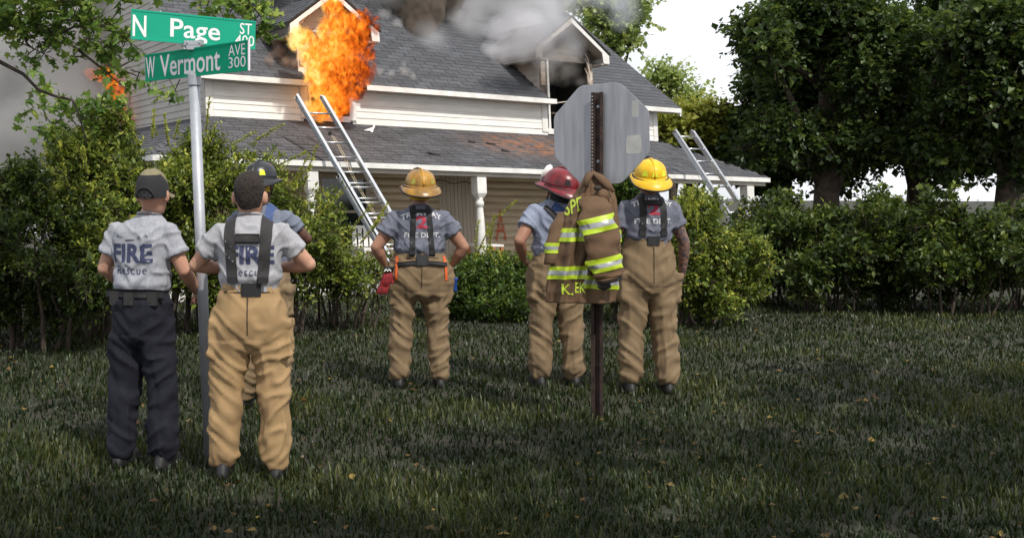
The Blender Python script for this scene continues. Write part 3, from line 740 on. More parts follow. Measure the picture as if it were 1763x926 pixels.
mb = MB(); mb.rings([[sleeve_pt(2 * math.pi * k / 24, 5.95, -.004) + Vector((.002 * j, 0, -.012 * j)) for k in range(24)] for j in range(3)]); mb.build('cuff', M['dark'], sv, True)
# second sleeve at the far left
sp2 = [(975, 365, 7.98, 14, .05), (962, 395, 7.96, 17, .06), (953, 425, 7.94, 15, .06), (949, 455, 7.93, 12, .055)]
def sleeve2(th, v, off=0):
    v = min(max(v, 0), 2.999); i = int(v); k = v - i; a, b = sp2[i], sp2[i + 1]; q = [a[j] + (b[j] - a[j]) * k for j in range(5)]
    c = pt(q[0], q[1], q[2]); hw = q[3] / FPX * q[2]; n_ = Vector((math.cos(th), math.sin(th), 0)); return c + Vector((math.cos(th) * hw, math.sin(th) * q[4], 0)) * (1 + .06 * math.sin(v * 6 + th)) + n_ * off
mb = MB(); mb.rings([[sleeve2(2 * math.pi * k / 24, 3 * j / 20) for k in range(24)] for j in range(21)]); s2 = mb.build('sleeve', M['coat'], coat, True)
stripes(sleeve2, F0 - .4, F1 - .3, 1.75, .6, s2, .004)
# collar folded over the post top
mb = MB(); pts = [pt(1008, 322, KD - .1), pt(1013, 305, KD - .085), pt(1021, 298, KD - .06), pt(1033, 306, KD - .085), pt(1046, 318, KD - .10), pt(1057, 330, KD - .1)]
mb.tube(pts, [(.02, .010), (.024, .016), (.018, .016), (.030, .014), (.030, .012), (.012, .008)], 10); mb.build('collar', M['coat'], coat, True)
M['lining'] = mat('dark_collar_lining', (.03, .022, .018), .8)
mb = MB(); mb.ell(pt(1029, 324, KD - .135), (.03, .012, .02), 10, 6); mb.build('collar_tab', M['lining'], coat, True)
mb = MB(); mb.rings([[pt(1036 + 13 * math.cos(a) + j, 334 + 9 * math.sin(a) + 6 * j, KD - .11 + .02 * j) for a in [2 * math.pi * k / 14 for k in range(14)]] for j in range(3)]); mb.build('collar_fold', M['coat'], coat, True)
mb = MB(); c = pt(1040, 492, KD - .2); mb.ell(c, (.05, .02, .03), 10, 6); mb.build('glove_strap', M['lining'], coat, True)
def coat_text(tx, u0, u1, v0, v1, depth, parent, skew=0):
    me = text_mesh(tx, 1, 0, 1, .015); bm = bmesh.new(); bm.from_mesh(me)
    for _ in range(2): bmesh.ops.subdivide_edges(bm, edges=[e for e in bm.edges if e.calc_length() > .12], cuts=1)
    bmesh.ops.triangulate(bm, faces=bm.faces[:])
    xs = [v.co.x for v in bm.verts]; ys = [v.co.y for v in bm.verts]; x0, x1, y0, y1 = min(xs), max(xs), min(ys), max(ys)
    vs = []
    for v in bm.verts:
        kx = (v.co.x - x0) / (x1 - x0); u = u0 + kx * (u1 - u0); w = v1 + (v.co.y - y0) / (y1 - y0) * (v0 - v1) + skew * kx
        xl, xr, dp = lerp_prof(w); cth = max(-1, min(1, (u - (xl + xr) / 2) / ((xr - xl) / 2))); vs.append(coat_pt(2 * math.pi - math.acos(cth), w, .004))
    mb = MB(); mb.add(vs, [tuple(v.index for v in f_.verts) for f_ in bm.faces]); bm.free(); mb.build('lettering', M['lime_text'], parent)
coat_text('SPE', 972, 998, 348, 372, 0, cb, -10); coat_text('K.', 961, 982, 486, 504, 0, cb, 2); coat_text('EK', 985, 1002, 484, 502, 0, cb, 0)
# post top hidden inside the coat: the coat hangs on a bolt

# ------------------------------------------------------------------ people
def skin_mat(name, c, c2):
    m = mat(name, c, .5, scale=14, col2=c2, bump=.05, bscale=200, spec=.35)
    b = m.node_tree.nodes["Principled BSDF"]; b.inputs['Subsurface Weight'].default_value = .08; b.inputs['Subsurface Radius'].default_value = (.02, .008, .004); b.inputs['Subsurface Scale'].default_value = .3
    return m
M['skin'] = skin_mat('fair_skin', (.50, .29, .20), (.45, .23, .155))
M['skin_tan'] = skin_mat('tanned_skin', (.36, .19, .125), (.31, .155, .10))
M['skin_dark'] = skin_mat('dark_skin', (.10, .05, .034), (.075, .036, .024))
M['tattoo'] = skin_mat('tattooed_skin', (.30, .16, .11), (.05, .05, .06)); M['tattoo'].node_tree.nodes["Noise Texture"].inputs['Scale'].default_value = 34
def cloth(name, c, c2, sc=60): return mat(name, c, .9, scale=sc, col2=c2, bump=.12, bscale=300, detail=3, spec=.2)
M['tee_light'] = cloth('heather_light_grey_cotton', (.34, .35, .385), (.285, .295, .33))
M['tee_white'] = cloth('heather_pale_grey_cotton', (.37, .37, .39), (.31, .31, .33))
M['tee_blue'] = cloth('slate_blue_grey_cotton', (.155, .165, .205), (.12, .128, .165))
M['tee_pale_blue'] = cloth('pale_blue_grey_cotton', (.27, .30, .39), (.22, .25, .335))
M['tee_navy'] = cloth('blue_grey_cotton', (.17, .19, .24), (.135, .15, .20))
M['bunker'] = canvas('tan_bunker_cloth', (.215, .15, .082), (.165, .112, .06))
M['bunker_light'] = canvas('gold_bunker_cloth', (.36, .235, .11), (.28, .18, .085))
M['seam'] = mat('dark_seam_thread', (.07, .048, .026), .9)
M['navy'] = cloth('dark_navy_cloth', (.016, .018, .026), (.012, .012, .018))
M['strap'] = mat('black_webbing', (.012, .012, .014), .7, scale=40, bump=.2, bscale=400)
M['strap_grey'] = mat('charcoal_webbing', (.024, .023, .023), .75, scale=40, bump=.2, bscale=400)
M['blue_strap'] = mat('blue_webbing', (.04, .08, .22), .7, scale=40)
M['boot'] = mat('black_rubber', (.015, .015, .016), .5)
M['hair'] = mat('short_brown_hair', (.040, .026, .018), .75, scale=60, col2=(.016, .011, .008), bump=.9, bscale=240, stretch=(1, 1, .35))
M['eye'] = mat('eye_white', (.7, .68, .65), .3); M['orange'] = mat('orange_trim', (.72, .13, .03), .6, var=.1)
M['navy_ink'] = mat('navy_print', (.022, .028, .075), .85, scale=50, col2=(.05, .06, .12)); M['white_ink'] = mat('white_print', (.66, .66, .68), .8, scale=60, col2=(.5, .5, .54)); M['red_ink'] = mat('red_print', (.42, .02, .05), .8, scale=50, col2=(.3, .03, .06)); M['blue_ink'] = mat('royal_blue_print', (.02, .045, .24), .8)

def remeshed(mb, vox, smooth_it=4, wr=None, tmp='tmp'):
    """fuse the collected shapes into one continuous surface"""
    me = mb.mesh(tmp, []) if False else None
    me = bpy.data.meshes.new(tmp); me.from_pydata([tuple(v) for v in mb.v], [], mb.f); me.update()
    bm = bmesh.new(); bm.from_mesh(me); bmesh.ops.recalc_face_normals(bm, faces=bm.faces[:]); bm.to_mesh(me); bm.free()
    o = bpy.data.objects.new(tmp, me); COL.objects.link(o)
    r = o.modifiers.new('r', 'REMESH'); r.mode = 'VOXEL'; r.voxel_size = vox; r.adaptivity = 0
    s = o.modifiers.new('s', 'SMOOTH'); s.iterations = smooth_it; s.factor = .5
    out = evaluated(o); bpy.data.objects.remove(o)
    if wr:
        ns = [Vector(v.normal) for v in out.vertices]
        for v, n_ in zip(out.vertices, ns): v.co += n_ * wr(v.co)
    out.polygons.foreach_set('use_smooth', [True] * len(out.polygons)); out.update()
    return out
def ring_xy(z, rx, ry, cx=0, cy=0, e=2.3, n=24):
    r = []
    for k in range(n):
        a = 2 * math.pi * k / n; c, s = math.cos(a), math.sin(a)
        r.append(Vector((cx + rx * math.copysign(abs(c) ** (2 / e), c), cy + ry * math.copysign(abs(s) ** (2 / e), s), z)))
    return r
def limb(mb, pts, rad):
    """tapered limb with round joints; extra points are laid between"""
    P, Q = [Vector(pts[0])], [rad[0]]
    for i in range(len(pts) - 1):
        for k in (1, 2, 3, 4):
            f = k / 4; P.append(Vector(pts[i]).lerp(Vector(pts[i + 1]), f)); Q.append(rad[i] + (rad[i + 1] - rad[i]) * f)
    mb.tube(P, Q, 14)
    for p, r in zip(pts, rad): mb.ell(p, (r, r, r), 12, 8)
def hand(mb, w, dr, palm, side, curl=.5):
    """palm and five fingers from the wrist w along dr; palm = palm normal, side = +1 right hand, -1 left"""
    dr = Vector(dr).normalized(); palm = (Vector(palm) - dr * dr.dot(Vector(palm))).normalized(); ac = dr.cross(palm).normalized() * side
    c = w + dr * .05; M3 = Matrix((ac, palm, dr)).transposed(); mb.ell(c, (.043, .019, .056), 12, 8, M3)
    for i, (off, ln) in enumerate(((-.031, .066), (-.011, .078), (.010, .073), (.029, .056))):
        p = w + dr * .088 + ac * off; d_ = dr.copy(); pts = [p - dr * .02]; 
        for k in range(3):
            q = Quaternion(dr.cross(palm), curl * (.5 + .35 * k) + .06 * i); d_ = (q @ d_) if (q @ dr).dot(palm) > 0 else (q.inverted() @ d_); pts.append(pts[-1] + d_ * (ln * (.48, .3, .26)[k] + (.02 if k == 0 else 0)))
        mb.tube(pts, [.0095, .0092, .0085, .007], 8); mb.ell(pts[-1], (.007, .007, .007), 8, 5)
    p = w + dr * .022 - ac * .03; d_ = (dr * .6 - ac * .75 + palm * .3).normalized(); pts = [p, p + d_ * .04, p + d_ * .04 + (dr * .9 - ac * .2 + palm * .3).normalized() * .03, p + d_ * .04 + (dr * .95 + palm * .45).normalized() * .055]
    mb.tube(pts, [.013, .0115, .010, .0075], 8); mb.ell(pts[-1], (.0075, .0075, .0075), 8, 5)

class Person:
    def __init__(s, u, d, z, yaw, Ht, label, bulk=1.0, belly=0, group='firefighters watching the fire'):
        s.k = Ht / 1.78; s.bulk = bulk; s.belly = belly
        s.o = empty('person', ((u - UPX) / FPX * d, d, z), label, 'person', group)
        s.R = Matrix.Rotation(yaw, 3, 'Z'); s.base = Vector(s.o.location); s.yaw = yaw
    def w(s, p): return s.base + s.R @ (Vector(p) * s.k)
    def put(s, me, name, m, parent=None, local=True):
        if local:
            for v in me.vertices: v.co = s.R @ (v.co * s.k)
        me.materials.clear()
        for x in (m if isinstance(m, (list, tuple)) else [m]): me.materials.append(x)
        o = bpy.data.objects.new(name, me); me.name = name; COL.objects.link(o); o.parent = parent or s.o; me.update(); return o
    def putmb(s, mb, name, m, parent=None, smooth=True):
        me = mb.mesh(name, m, smooth); return s.put(me, name, m, parent)
    def figure(s, skin, tee, arms, head_yaw=0, head_pitch=0, head_dz=0, head_s=1.0, hem=.97, pants=None, waist=1.10, sleeve=.55, seed=1, arm_mat=None, hipw=1.12, head_dx=0):
        legspread = .11 * hipw
        b = s.bulk; be = s.belly
        s.head_M = Matrix.Translation((head_dx, -.005, 1.545 + head_dz)) @ Matrix.Rotation(head_yaw, 4, 'Z') @ Matrix.Rotation(head_pitch, 4, 'X') @ Matrix.Scale(head_s, 4) @ Matrix.Translation((0, 0, -1.545))
        # ---- body: one continuous surface
        mb = MB()
        T = [(.86, .165, .11), (.95, .165, .115), (1.05, .15 + be * .5, .105 + be * .5), (1.15, .15 + be * .4, .11 + be * .4), (1.28, .165, .115), (1.38, .165, .105), (1.43, .145, .088), (1.47, .095, .072), (1.51, .062, .062), (1.56, .056, .058), (1.60, .054, .056)]
        mb.rings([ring_xy(z, rx * b, ry * b, head_dx * max(0, min(1, (z - 1.45) / .12)), -.005 if z > 1.5 else 0) for z, rx, ry in T])
        for sd in (-1, 1):
            limb(mb, [(sd * .09 * hipw, 0, .88), (sd * legspread, .01, .49), (sd * (legspread + .02), -.01, .10)], [.085, .056, .04])
            mb.ell((sd * (legspread + .025), .06, .045), (.045, .12, .04), 12, 8)
        for sd, a in arms.items():
            sh = Vector((sd * .162 * b, -.005, 1.405)); el, wr = Vector(a['el']), Vector(a['wr'])
            limb(mb, [sh, sh.lerp(el, .45), el, el.lerp(wr, .35), wr], [.056 * b, .051 * b, .041 * b, .044 * b, .028])
            hand(mb, wr, a['dir'], a['palm'], sd, a.get('curl', .45))
        hm = MB()
        prof = [(1.548, .045, .05, .02), (1.565, .056, .068, .012), (1.60, .066, .084, .004), (1.64, .073, .093, 0), (1.68, .077, .097, -.002), (1.715, .074, .094, -.004), (1.745, .062, .079, -.006), (1.765, .042, .054, -.006), (1.777, .018, .022, -.006)]
        hm.rings([ring_xy(z, rx, ry, 0, cy, 2.1) for z, rx, ry, cy in prof])
        hm.tube([(0, .088, 1.68), (0, .105, 1.65), (0, .112, 1.635), (0, .09, 1.625)], [.009, .012, .014, .008], 8)          # nose
        hm.tube([(-.028, .082, 1.603), (0, .09, 1.604), (.028, .082, 1.603)], [.005, .008, .005], 8)                       # lips
        hm.ell((0, .068, 1.563), (.025, .02, .018), 10, 6)                                                                 # chin
        hm.tube([(-.045, .078, 1.69), (-.02, .092, 1.694), (.02, .092, 1.694), (.045, .078, 1.69)], [.008, .009, .009, .008], 8)
        for sd in (-1, 1):
            hm.ell((sd * .084, -.012, 1.648), (.013, .023, .036), 10, 8, Matrix.Rotation(sd * -.35, 3, 'Z'))
            hm.ell((sd * .050, .062, 1.638), (.02, .02, .02), 8, 6)
        hm.v = [s.head_M @ v for v in hm.v]; mb.add(hm.v, hm.f)
        me = remeshed(mb, .0068, 2)
        s.body = s.put(me, 'body', [skin] + ([arm_mat] if arm_mat else []))
        if arm_mat:
            for p in s.body.data.polygons:
                c = s.R.inverted() @ p.center / s.k
                if c.x > .2 and c.z < 1.42: p.material_index = 1
        for sd in (-1, 1):
            e = MB(); e.ell(s.head_M @ Vector((sd * .031, .079, 1.668)), (.012, .012, .012), 8, 6); s.putmb(e, 'eye', M['eye'], s.body)
        # ---- shirt
        mb = MB()
        T = [(hem - .02, .150 + be * .8, .108 + be * .8), (waist - .01, .158 + be * .8, .117 + be * .8), (waist + .03, .178 + be * .9, .136 + be), (max(waist + .09, hem + .10), .172 + be * .9, .125 + be), (1.18, .172 + be * .6, .125 + be * .6), (1.28, .183, .132), (1.37, .190, .132), (1.415, .188, .122), (1.445, .168, .108), (1.472, .132, .092), (1.493, .100, .082), (1.508, .076, .074), (1.52, .066, .070)]
        mb.rings([ring_xy(z, rx * b, ry * b, head_dx * max(0, min(.6, (z - 1.42) / .16)), -.004) for z, rx, ry in T])
        for sd, a in arms.items():
            sh = Vector((sd * .168 * b, -.005, 1.415)); el = Vector(a['el']); d_ = (el - sh); p1 = sh + d_ * sleeve
            mb.ell(sh, (.064 * b, .07 * b, .058 * b), 14, 10)
            P = [sh, sh + d_ * sleeve * .4, sh + d_ * sleeve * .8, p1]; mb.tube(P, [(.070 * b, .062 * b), (.072 * b, .068 * b), (.072 * b, .072 * b), (.078 * b, .076 * b)], 16)
        rnd = seed * 7.3
        def wr(c):
            f = noise.noise(Vector((c.x * 9 + rnd, c.y * 9, c.z * 5 + c.x * 5 * (1 if c.x > 0 else -1)))) * .008 + noise.noise(Vector((c.x * 22 + c.z * 9, c.y * 20, c.z * 16 + rnd))) * .0055
            r1 = 1 - abs(noise.noise(Vector((c.x * 7 + c.z * 3 + rnd, c.y * 6, c.z * 11 - abs(c.x) * 9)))) * 2; f += max(0, r1 - .55) * .024 - .004; r2 = 1 - abs(noise.noise(Vector((c.x * 13 - c.z * 4 + rnd, c.y * 9, c.z * 5)))) * 2; f += max(0, r2 - .6) * .014 * max(0, min(1, (1.38 - c.z) * 5))
            return f * (1.0 if c.z < 1.46 else .35)
        s.shirt = s.put(remeshed(mb, .0105, 3, wr), 'shirt', tee)
        cl = MB(); cl.tube([(head_dx * .6 + math.cos(a) * .068, math.sin(a) * .072 - .004, 1.517 - .012 * math.sin(a)) for a in [2 * math.pi * k / 24 for k in range(25)]], .0075, 6, False); s.putmb(cl, 'collar', tee, s.shirt)
        # ---- trousers
        mb = MB()
        T = [(.72, .13, .075), (.77, .165, .115), (.82, .180, .135), (.87, .188, .142), (.93, .187 + be * .4, .145 + be * .5), (1.0, .185 + be * .6, .142 + be * .8), (waist - .03, .162 + be * .8, .124 + be), (waist, .163 + be * .8, .125 + be)]
        mb.rings([ring_xy(z, rx * b * 1.02 * (1 + (hipw - 1) * min(1, max(0, (waist - z) / .2))), ry * b * 1.02) for z, rx, ry in T])
        for sd in (-1, 1):
            limb(mb, [(sd * .092 * b * hipw, 0, .86), (sd * .10 * hipw, .005, .70), (sd * (legspread + .005), .01, .50), (sd * (legspread + .02), -.01, .14)], [.108 * b * (1 + (hipw - 1) * .4), .110, .10, .092])
        if pants != 'navy':
            for sd in (-1, 1): mb.box((sd * (legspread + .082) - .03, -.085, .70), (sd * (legspread + .082) + .034, .085, .90)); mb.box((sd * (legspread + .082) - .03, -.095, .875), (sd * (legspread + .082) + .044, .095, .925))
        def wp(c): return noise.noise(Vector((c.x * 8 + rnd, c.y * 8, c.z * 7))) * .014 + max(0, .35 - abs(noise.noise(Vector((c.x * 5 + c.z * 4, c.y * 5 + rnd, c.z * 11 - abs(c.x) * 8))))) * (.045 if c.z < .8 else .03) + max(0, .3 - abs(noise.noise(Vector((c.x * 11 + rnd, c.y * 8, c.z * 3.5))))) * .035 * (1 if c.z < .8 else .4) - .012
        s.pants = s.put(remeshed(mb, .0125, 3, wp), 'trousers', M[pants or 'bunker'])
        s.seams = pants != 'navy'
        for sd in (-1, 1):
            mb = MB(); x = sd * (legspread + .022); mb.tube([(x, -.012, .22), (x, -.01, .12), (x, .0, .06)], [.056, .058, .056], 14); mb.rings([ring_xy(z, rx, ry, x, cy) for z, rx, ry, cy in ((.0, .052, .145, .055), (.03, .054, .148, .055), (.07, .05, .13, .05), (.11, .045, .08, .02))]); s.put(remeshed(mb, .012, 3), 'boot', M['boot'])
        def tree(o):
            bm = bmesh.new(); bm.from_mesh(o.data); t = BVHTree.FromBMesh(bm); bm.free(); return t
        s.tree_shirt, s.tree_pants, s.tree_body = tree(s.shirt), tree(s.pants), tree(s.body)
        if s.seams:
            for x0, x1, z0, z1 in ((0, 0, waist - .02, .84),): s.ribbon([(x0, z0), (x1, z1)], .007, 'seam', M['seam'], -1, s.pants, .002, 3, .001, (s.tree_pants,))
            s.ribbon([(-.14, waist - .045), (0, waist - .045), (.14, waist - .045)], .006, 'seam', M['seam'], -1, s.pants, .002, 3, .001, (s.tree_pants,))
    def hit(s, x, z, side=-1, trees=None, off=.004):
        """point on the clothes at (x, z): side -1 the back, +1 the front"""
        best = None
        for t in (trees or (s.tree_shirt, s.tree_pants)):
            o = s.R @ (Vector((x, side * 1.0, z)) * s.k); d_ = s.R @ Vector((0, -side, 0)); h = t.ray_cast(o, d_)
            if h[0] is not None:
                l = s.R.inverted() @ h[0] / s.k
                if best is None or (l.y - best.y) * side > 0: best = l
        return (best + Vector((0, side * off, 0))) if best is not None else Vector((x, side * .1, z))
    def ribbon(s, pts, wid, name, m, side=-1, parent=None, off=.005, nx=5, th=.004, trees=None):
        """webbing laid on the clothes along (x, z) points"""
        P = []
        for i in range(len(pts) - 1):
            n_ = max(2, int((Vector(pts[i + 1]) - Vector(pts[i])).length / .02))
            for k in range(n_): P.append(Vector(pts[i]).lerp(Vector(pts[i + 1]), k / n_))
        P.append(Vector(pts[-1])); rows = []
        for i, p in enumerate(P):
            t = (P[min(i + 1, len(P) - 1)] - P[max(i - 1, 0)]).normalized(); nn = Vector((-t.y, t.x))
            row = [s.hit(*(p + nn * (wid * (j / (nx - 1) - .5))), side, trees, off) for j in range(nx)]; rows.append(row)
        for _ in range(3):
            for i in range(1, len(rows) - 1):
                for j in range(nx):
                    yy = (rows[i - 1][j].y + rows[i + 1][j].y) / 2
                    rows[i][j].y = min(rows[i][j].y, yy) if side < 0 else max(rows[i][j].y, yy)
        mb = MB(); n = len(rows); a = [v for r_ in rows for v in r_]; dn = Vector((0, -side * th, 0))
        mb.add(a + [v + dn for v in a], [(i * nx + j, i * nx + j + 1, (i + 1) * nx + j + 1, (i + 1) * nx + j) for i in range(n - 1) for j in range(nx - 1)] + [(i * nx + e, (i + 1) * nx + e, n * nx + (i + 1) * nx + e, n * nx + i * nx + e) for i in range(n - 1) for e in (0, nx - 1)])
        return s.putmb(mb, name, m, parent, True)
    def over(s, xb, zb, xt, m, wid=.05, name='suspender', bottom_front=1.10, hbar=None):
        """suspender from the back waist over the shoulder to the front"""
        pts = []
        for k in range(21):
            an = -math.pi / 2 + math.pi * k / 20; pts.append(an)
        mb = MB(); rows = []
        back = [(xb + (xt - xb) * f, zb + (1.40 - zb) * f) for f in [i / 12 for i in range(13)]]
        for x, z in back: rows.append([s.hit(x + wid * (j / 4 - .5), z, -1, None, .006) for j in range(5)])
        c = Vector((0, -.0, 1.36))
        for k in range(1, 12):
            an = -math.pi / 2 + math.pi * (k + 1) / 14; row = []
            for j in range(5):
                x = xt + wid * (j / 4 - .5); dr = Vector((0, math.sin(an) * 1 if False else -math.cos(an + math.pi / 2), math.sin(an + math.pi / 2)))
                o = s.R @ ((Vector((x, 0, 1.36)) + dr * .5) * s.k); h = s.tree_shirt.ray_cast(o, s.R @ -dr)
                row.append((s.R.inverted() @ h[0] / s.k + dr * .006) if h[0] is not None else Vector((x, 0, 1.36)) + dr * .1)
            rows.append(row)
        for f in [i / 12 for i in range(13)]:
            rows.append([s.hit(xt + (xb - xt) * f * .3 + wid * (j / 4 - .5), 1.36 + (bottom_front - 1.36) * f, 1, None, .006) for j in range(5)])
        n = len(rows); a = [v for r_ in rows for v in r_]
        mb.add(a, [(i * 5 + j, i * 5 + j + 1, (i + 1) * 5 + j + 1, (i + 1) * 5 + j) for i in range(n - 1) for j in range(4)])
        return s.putmb(mb, name, m)
    def print_text(s, tx, x0, x1, z0, z1, m, bold=.01, arc=0, name='print', skew=0, font_sp=1.0):
        """flat print on the back of the shirt; x0 is its left end as read"""
        me = text_mesh(tx, 1, 0, 1, bold, 'LEFT', font_sp); bm = bmesh.new(); bm.from_mesh(me)
        for _ in range(3): bmesh.ops.subdivide_edges(bm, edges=[e for e in bm.edges if e.calc_length() > .16], cuts=1)
        bmesh.ops.triangulate(bm, faces=bm.faces[:])
        X = [v.co.x for v in bm.verts]; Y = [v.co.y for v in bm.verts]; a0, a1, b0, b1 = min(X), max(X), min(Y), max(Y); vs = []
        for v in bm.verts:
            kx = (v.co.x - a0) / (a1 - a0); ky = (v.co.y - b0) / (b1 - b0); x = x0 + (x1 - x0) * kx; z = z0 + (z1 - z0) * ky - arc * (2 * kx - 1) ** 2 + skew * kx
            vs.append(s.hit(x, z, -1, (s.tree_shirt,), .0025))
        mb = MB(); mb.add(vs, [tuple(v.index for v in f_.verts) for f_ in bm.faces]); bm.free(); return s.putmb(mb, name, m, s.shirt, True)
    def headput(s, mb, name, m, parent=None, smooth=True):
        mb.v = [s.head_M @ v for v in mb.v]; return s.putmb(mb, name, m, parent, smooth)
    def hair(s, m):
        mb = MB(); rg = []
        for z, rx, ry, cy in ((1.592, .050, .078, -.006), (1.612, .066, .090, -.004), (1.645, .077, .100, -.006), (1.685, .082, .104, -.008), (1.72, .080, .101, -.008), (1.752, .069, .088, -.008), (1.776, .050, .064, -.008), (1.791, .024, .03, -.008)):
            rg.append(ring_xy(z, rx, ry, 0, cy, 2.15, 28))
        for i, r in enumerate(rg):
            for v in r:
                lim = .0 if v.z < 1.66 else (.02 if v.z < 1.70 else .2)
                if v.y > lim: v.y = lim; v.x *= .93
        mb.rings(rg)
        me = remeshed(mb, .0075, 2, lambda c: noise.noise(c * 70) * .004 + noise.noise(c * 25) * .003)
        for v in me.vertices: v.co = s.head_M @ v.co
        return s.put(me, 'hair', m)
    def helmet(s, m, sticker, flap, shield=None, comb=None, hup=0.0, leather='strap', hs=1.0):
        """traditional fire helmet: ribbed dome, wide brim longer at the back, stickers, earflap"""
        zb = 1.705 + hup; h = empty('helmet', s.R @ (s.head_M @ Vector((0, 0, zb)) * s.k)); h.parent = s.o
        def hp(mb, name, mm, smooth=True):
            mb.v = [s.R @ ((s.head_M @ (Vector((v.x * hs, (v.y + .01) * hs - .01, zb + (v.z - zb) * hs)))) * s.k) - Vector(h.location) for v in mb.v]; me = mb.mesh(name, mm, smooth); o = bpy.data.objects.new(name, me); COL.objects.link(o); o.parent = h; return o
        mb = MB(); rg = []
        for z, f in ((0, 1), (.025, .995), (.055, .96), (.085, .885), (.11, .77), (.129, .61), (.143, .42), (.150, .2), (.152, .05)):
            ring = []
            for k in range(48):
                a = 2 * math.pi * k / 48; rib = 1 + .012 * max(0, math.cos(8 * a)) ** 6
                ring.append(Vector((.138 * f * rib * math.cos(a), -.01 + .165 * f * rib * math.sin(a), zb + z)))
            rg.append(ring)
        mb.rings(rg); dome = hp(mb, 'dome', m)
        mb = MB(); rows = []
        for j, (o_, dz) in enumerate(((0.0, .010), (.5, .0), (1.0, -.016), (1.0, -.024), (.5, -.008), (0, .002))):
            ring = []
            for k in range(48):
                a = 2 * math.pi * k / 48; bk = max(0, -math.sin(a)); fr = max(0, math.sin(a)); wdt = .038 + .062 * bk ** 1.5 + .03 * fr ** 2
                ring.append(Vector(((.137 + wdt * o_) * math.cos(a), -.01 + (.164 + wdt * o_) * math.sin(a), zb + dz * (1 + 1.0 * bk) - .02 * o_ * bk)))
            rows.append(ring)
        rows.append(rows[0]); mb.rings(rows, cap=False); hp(mb, 'brim', m)
        mb = MB(); mb.tube([Vector(((.137 + .038 + .062 * max(0, -math.sin(a)) ** 1.5 + .03 * max(0, math.sin(a)) ** 2) * math.cos(a), -.01 + (.164 + .038 + .062 * max(0, -math.sin(a)) ** 1.5 + .03 * max(0, math.sin(a)) ** 2) * math.sin(a), zb - .020 * (1 + max(0, -math.sin(a))) - .02 * max(0, -math.sin(a)))) for a in [2 * math.pi * k / 48 for k in range(49)]], .008, 6, False); hp(mb, 'brim_edge', M[leather])
        mb = MB(); mb.tube([(0, -.01 + .17 * math.sin(a) * .99, zb + .006 + .152 * math.cos(a)) for a in [R(-82 + 164 * k / 16) for k in range(17)]], [(.009, .008)] * 17, 8); hp(mb, 'comb', comb or m)
        for a0 in (-38, 0, 38) if not comb else (-40, 40):
            mb = MB(); g = []
            for (da, z) in ((-11, .038), (11, .038), (7, .082), (-7, .082)):
                a = R(-90 + a0 + da); f = {.038: .985, .082: .905}[z]
                g.append(Vector((.1405 * f * math.cos(a), -.01 + .1675 * f * math.sin(a), zb + z)))
            mb.prism(g, (0, -.002, .0005)); hp(mb, 'reflective_patch', sticker, False)
        mb = MB(); rg = []      # earflap cloth round the back of the neck
        for z, f in ((.0, .96), (-.05, .92), (-.11, .84)):
            rg.append([Vector((.112 * f * math.cos(a), -.015 + .13 * f * math.sin(a), zb + z)) for a in [R(-190 + 200 * k / 20) for k in range(21)]])
        nn = 21; vs = [v for r_ in rg for v in r_]; mb.add(vs, [(i * nn + k, i * nn + k + 1, (i + 1) * nn + k + 1, (i + 1) * nn + k) for i in range(2) for k in range(nn - 1)]); hp(mb, 'earflap', flap)
        mb = MB(); mb.tube([(sd * .1, .02 * 1, zb - .02) if False else (x, y, zb + z) for x, y, z in ((-.11, .0, -.02), (-.095, .03, -.08), (-.06, .06, -.145), (0, .075, -.16), (.06, .06, -.145), (.095, .03, -.08), (.11, 0, -.02))] if (sd := 1) else [], .006, 6); hp(mb, 'chin_strap', M['strap'])
        mb = MB(); mb.tube([Vector((.15 * math.cos(a), -.01 + .178 * math.sin(a), zb + .004)) for a in [R(-200 + 220 * k / 24) for k in range(25)]], [(.008, .006)] * 25, 6); mb.ell((0, -.195, zb - .012), (.014, .008, .014), 10, 6); hp(mb, 'goggle_strap', M['strap'])
        mb = MB(); g = [(-.06, .165, zb + .0), (.06, .165, zb), (.062, .158, zb + .08), (.035, .145, zb + .135), (0, .14, zb + .15), (-.035, .145, zb + .135), (-.062, .158, zb + .08)]; mb.prism([Vector(p) for p in g], (0, .006, .001)); hp(mb, 'front_shield', shield or M['strap'])
        return h
    def pad(s, x, z, w_, h_, name, m, off=.006):
        return s.ribbon([(x, z - h_ / 2), (x, z + h_ / 2)], w_, name, m, -1, s.pants, off, 5, .006)

def buckle(p, x, z):
    c = p.hit(x, z, -1, None, .01); mb = MB(); mb.box(c + Vector((-.024, -.006, -.018)), c + Vector((.024, .006, .018))); p.putmb(mb, 'buckle', M['strap'], None, False)

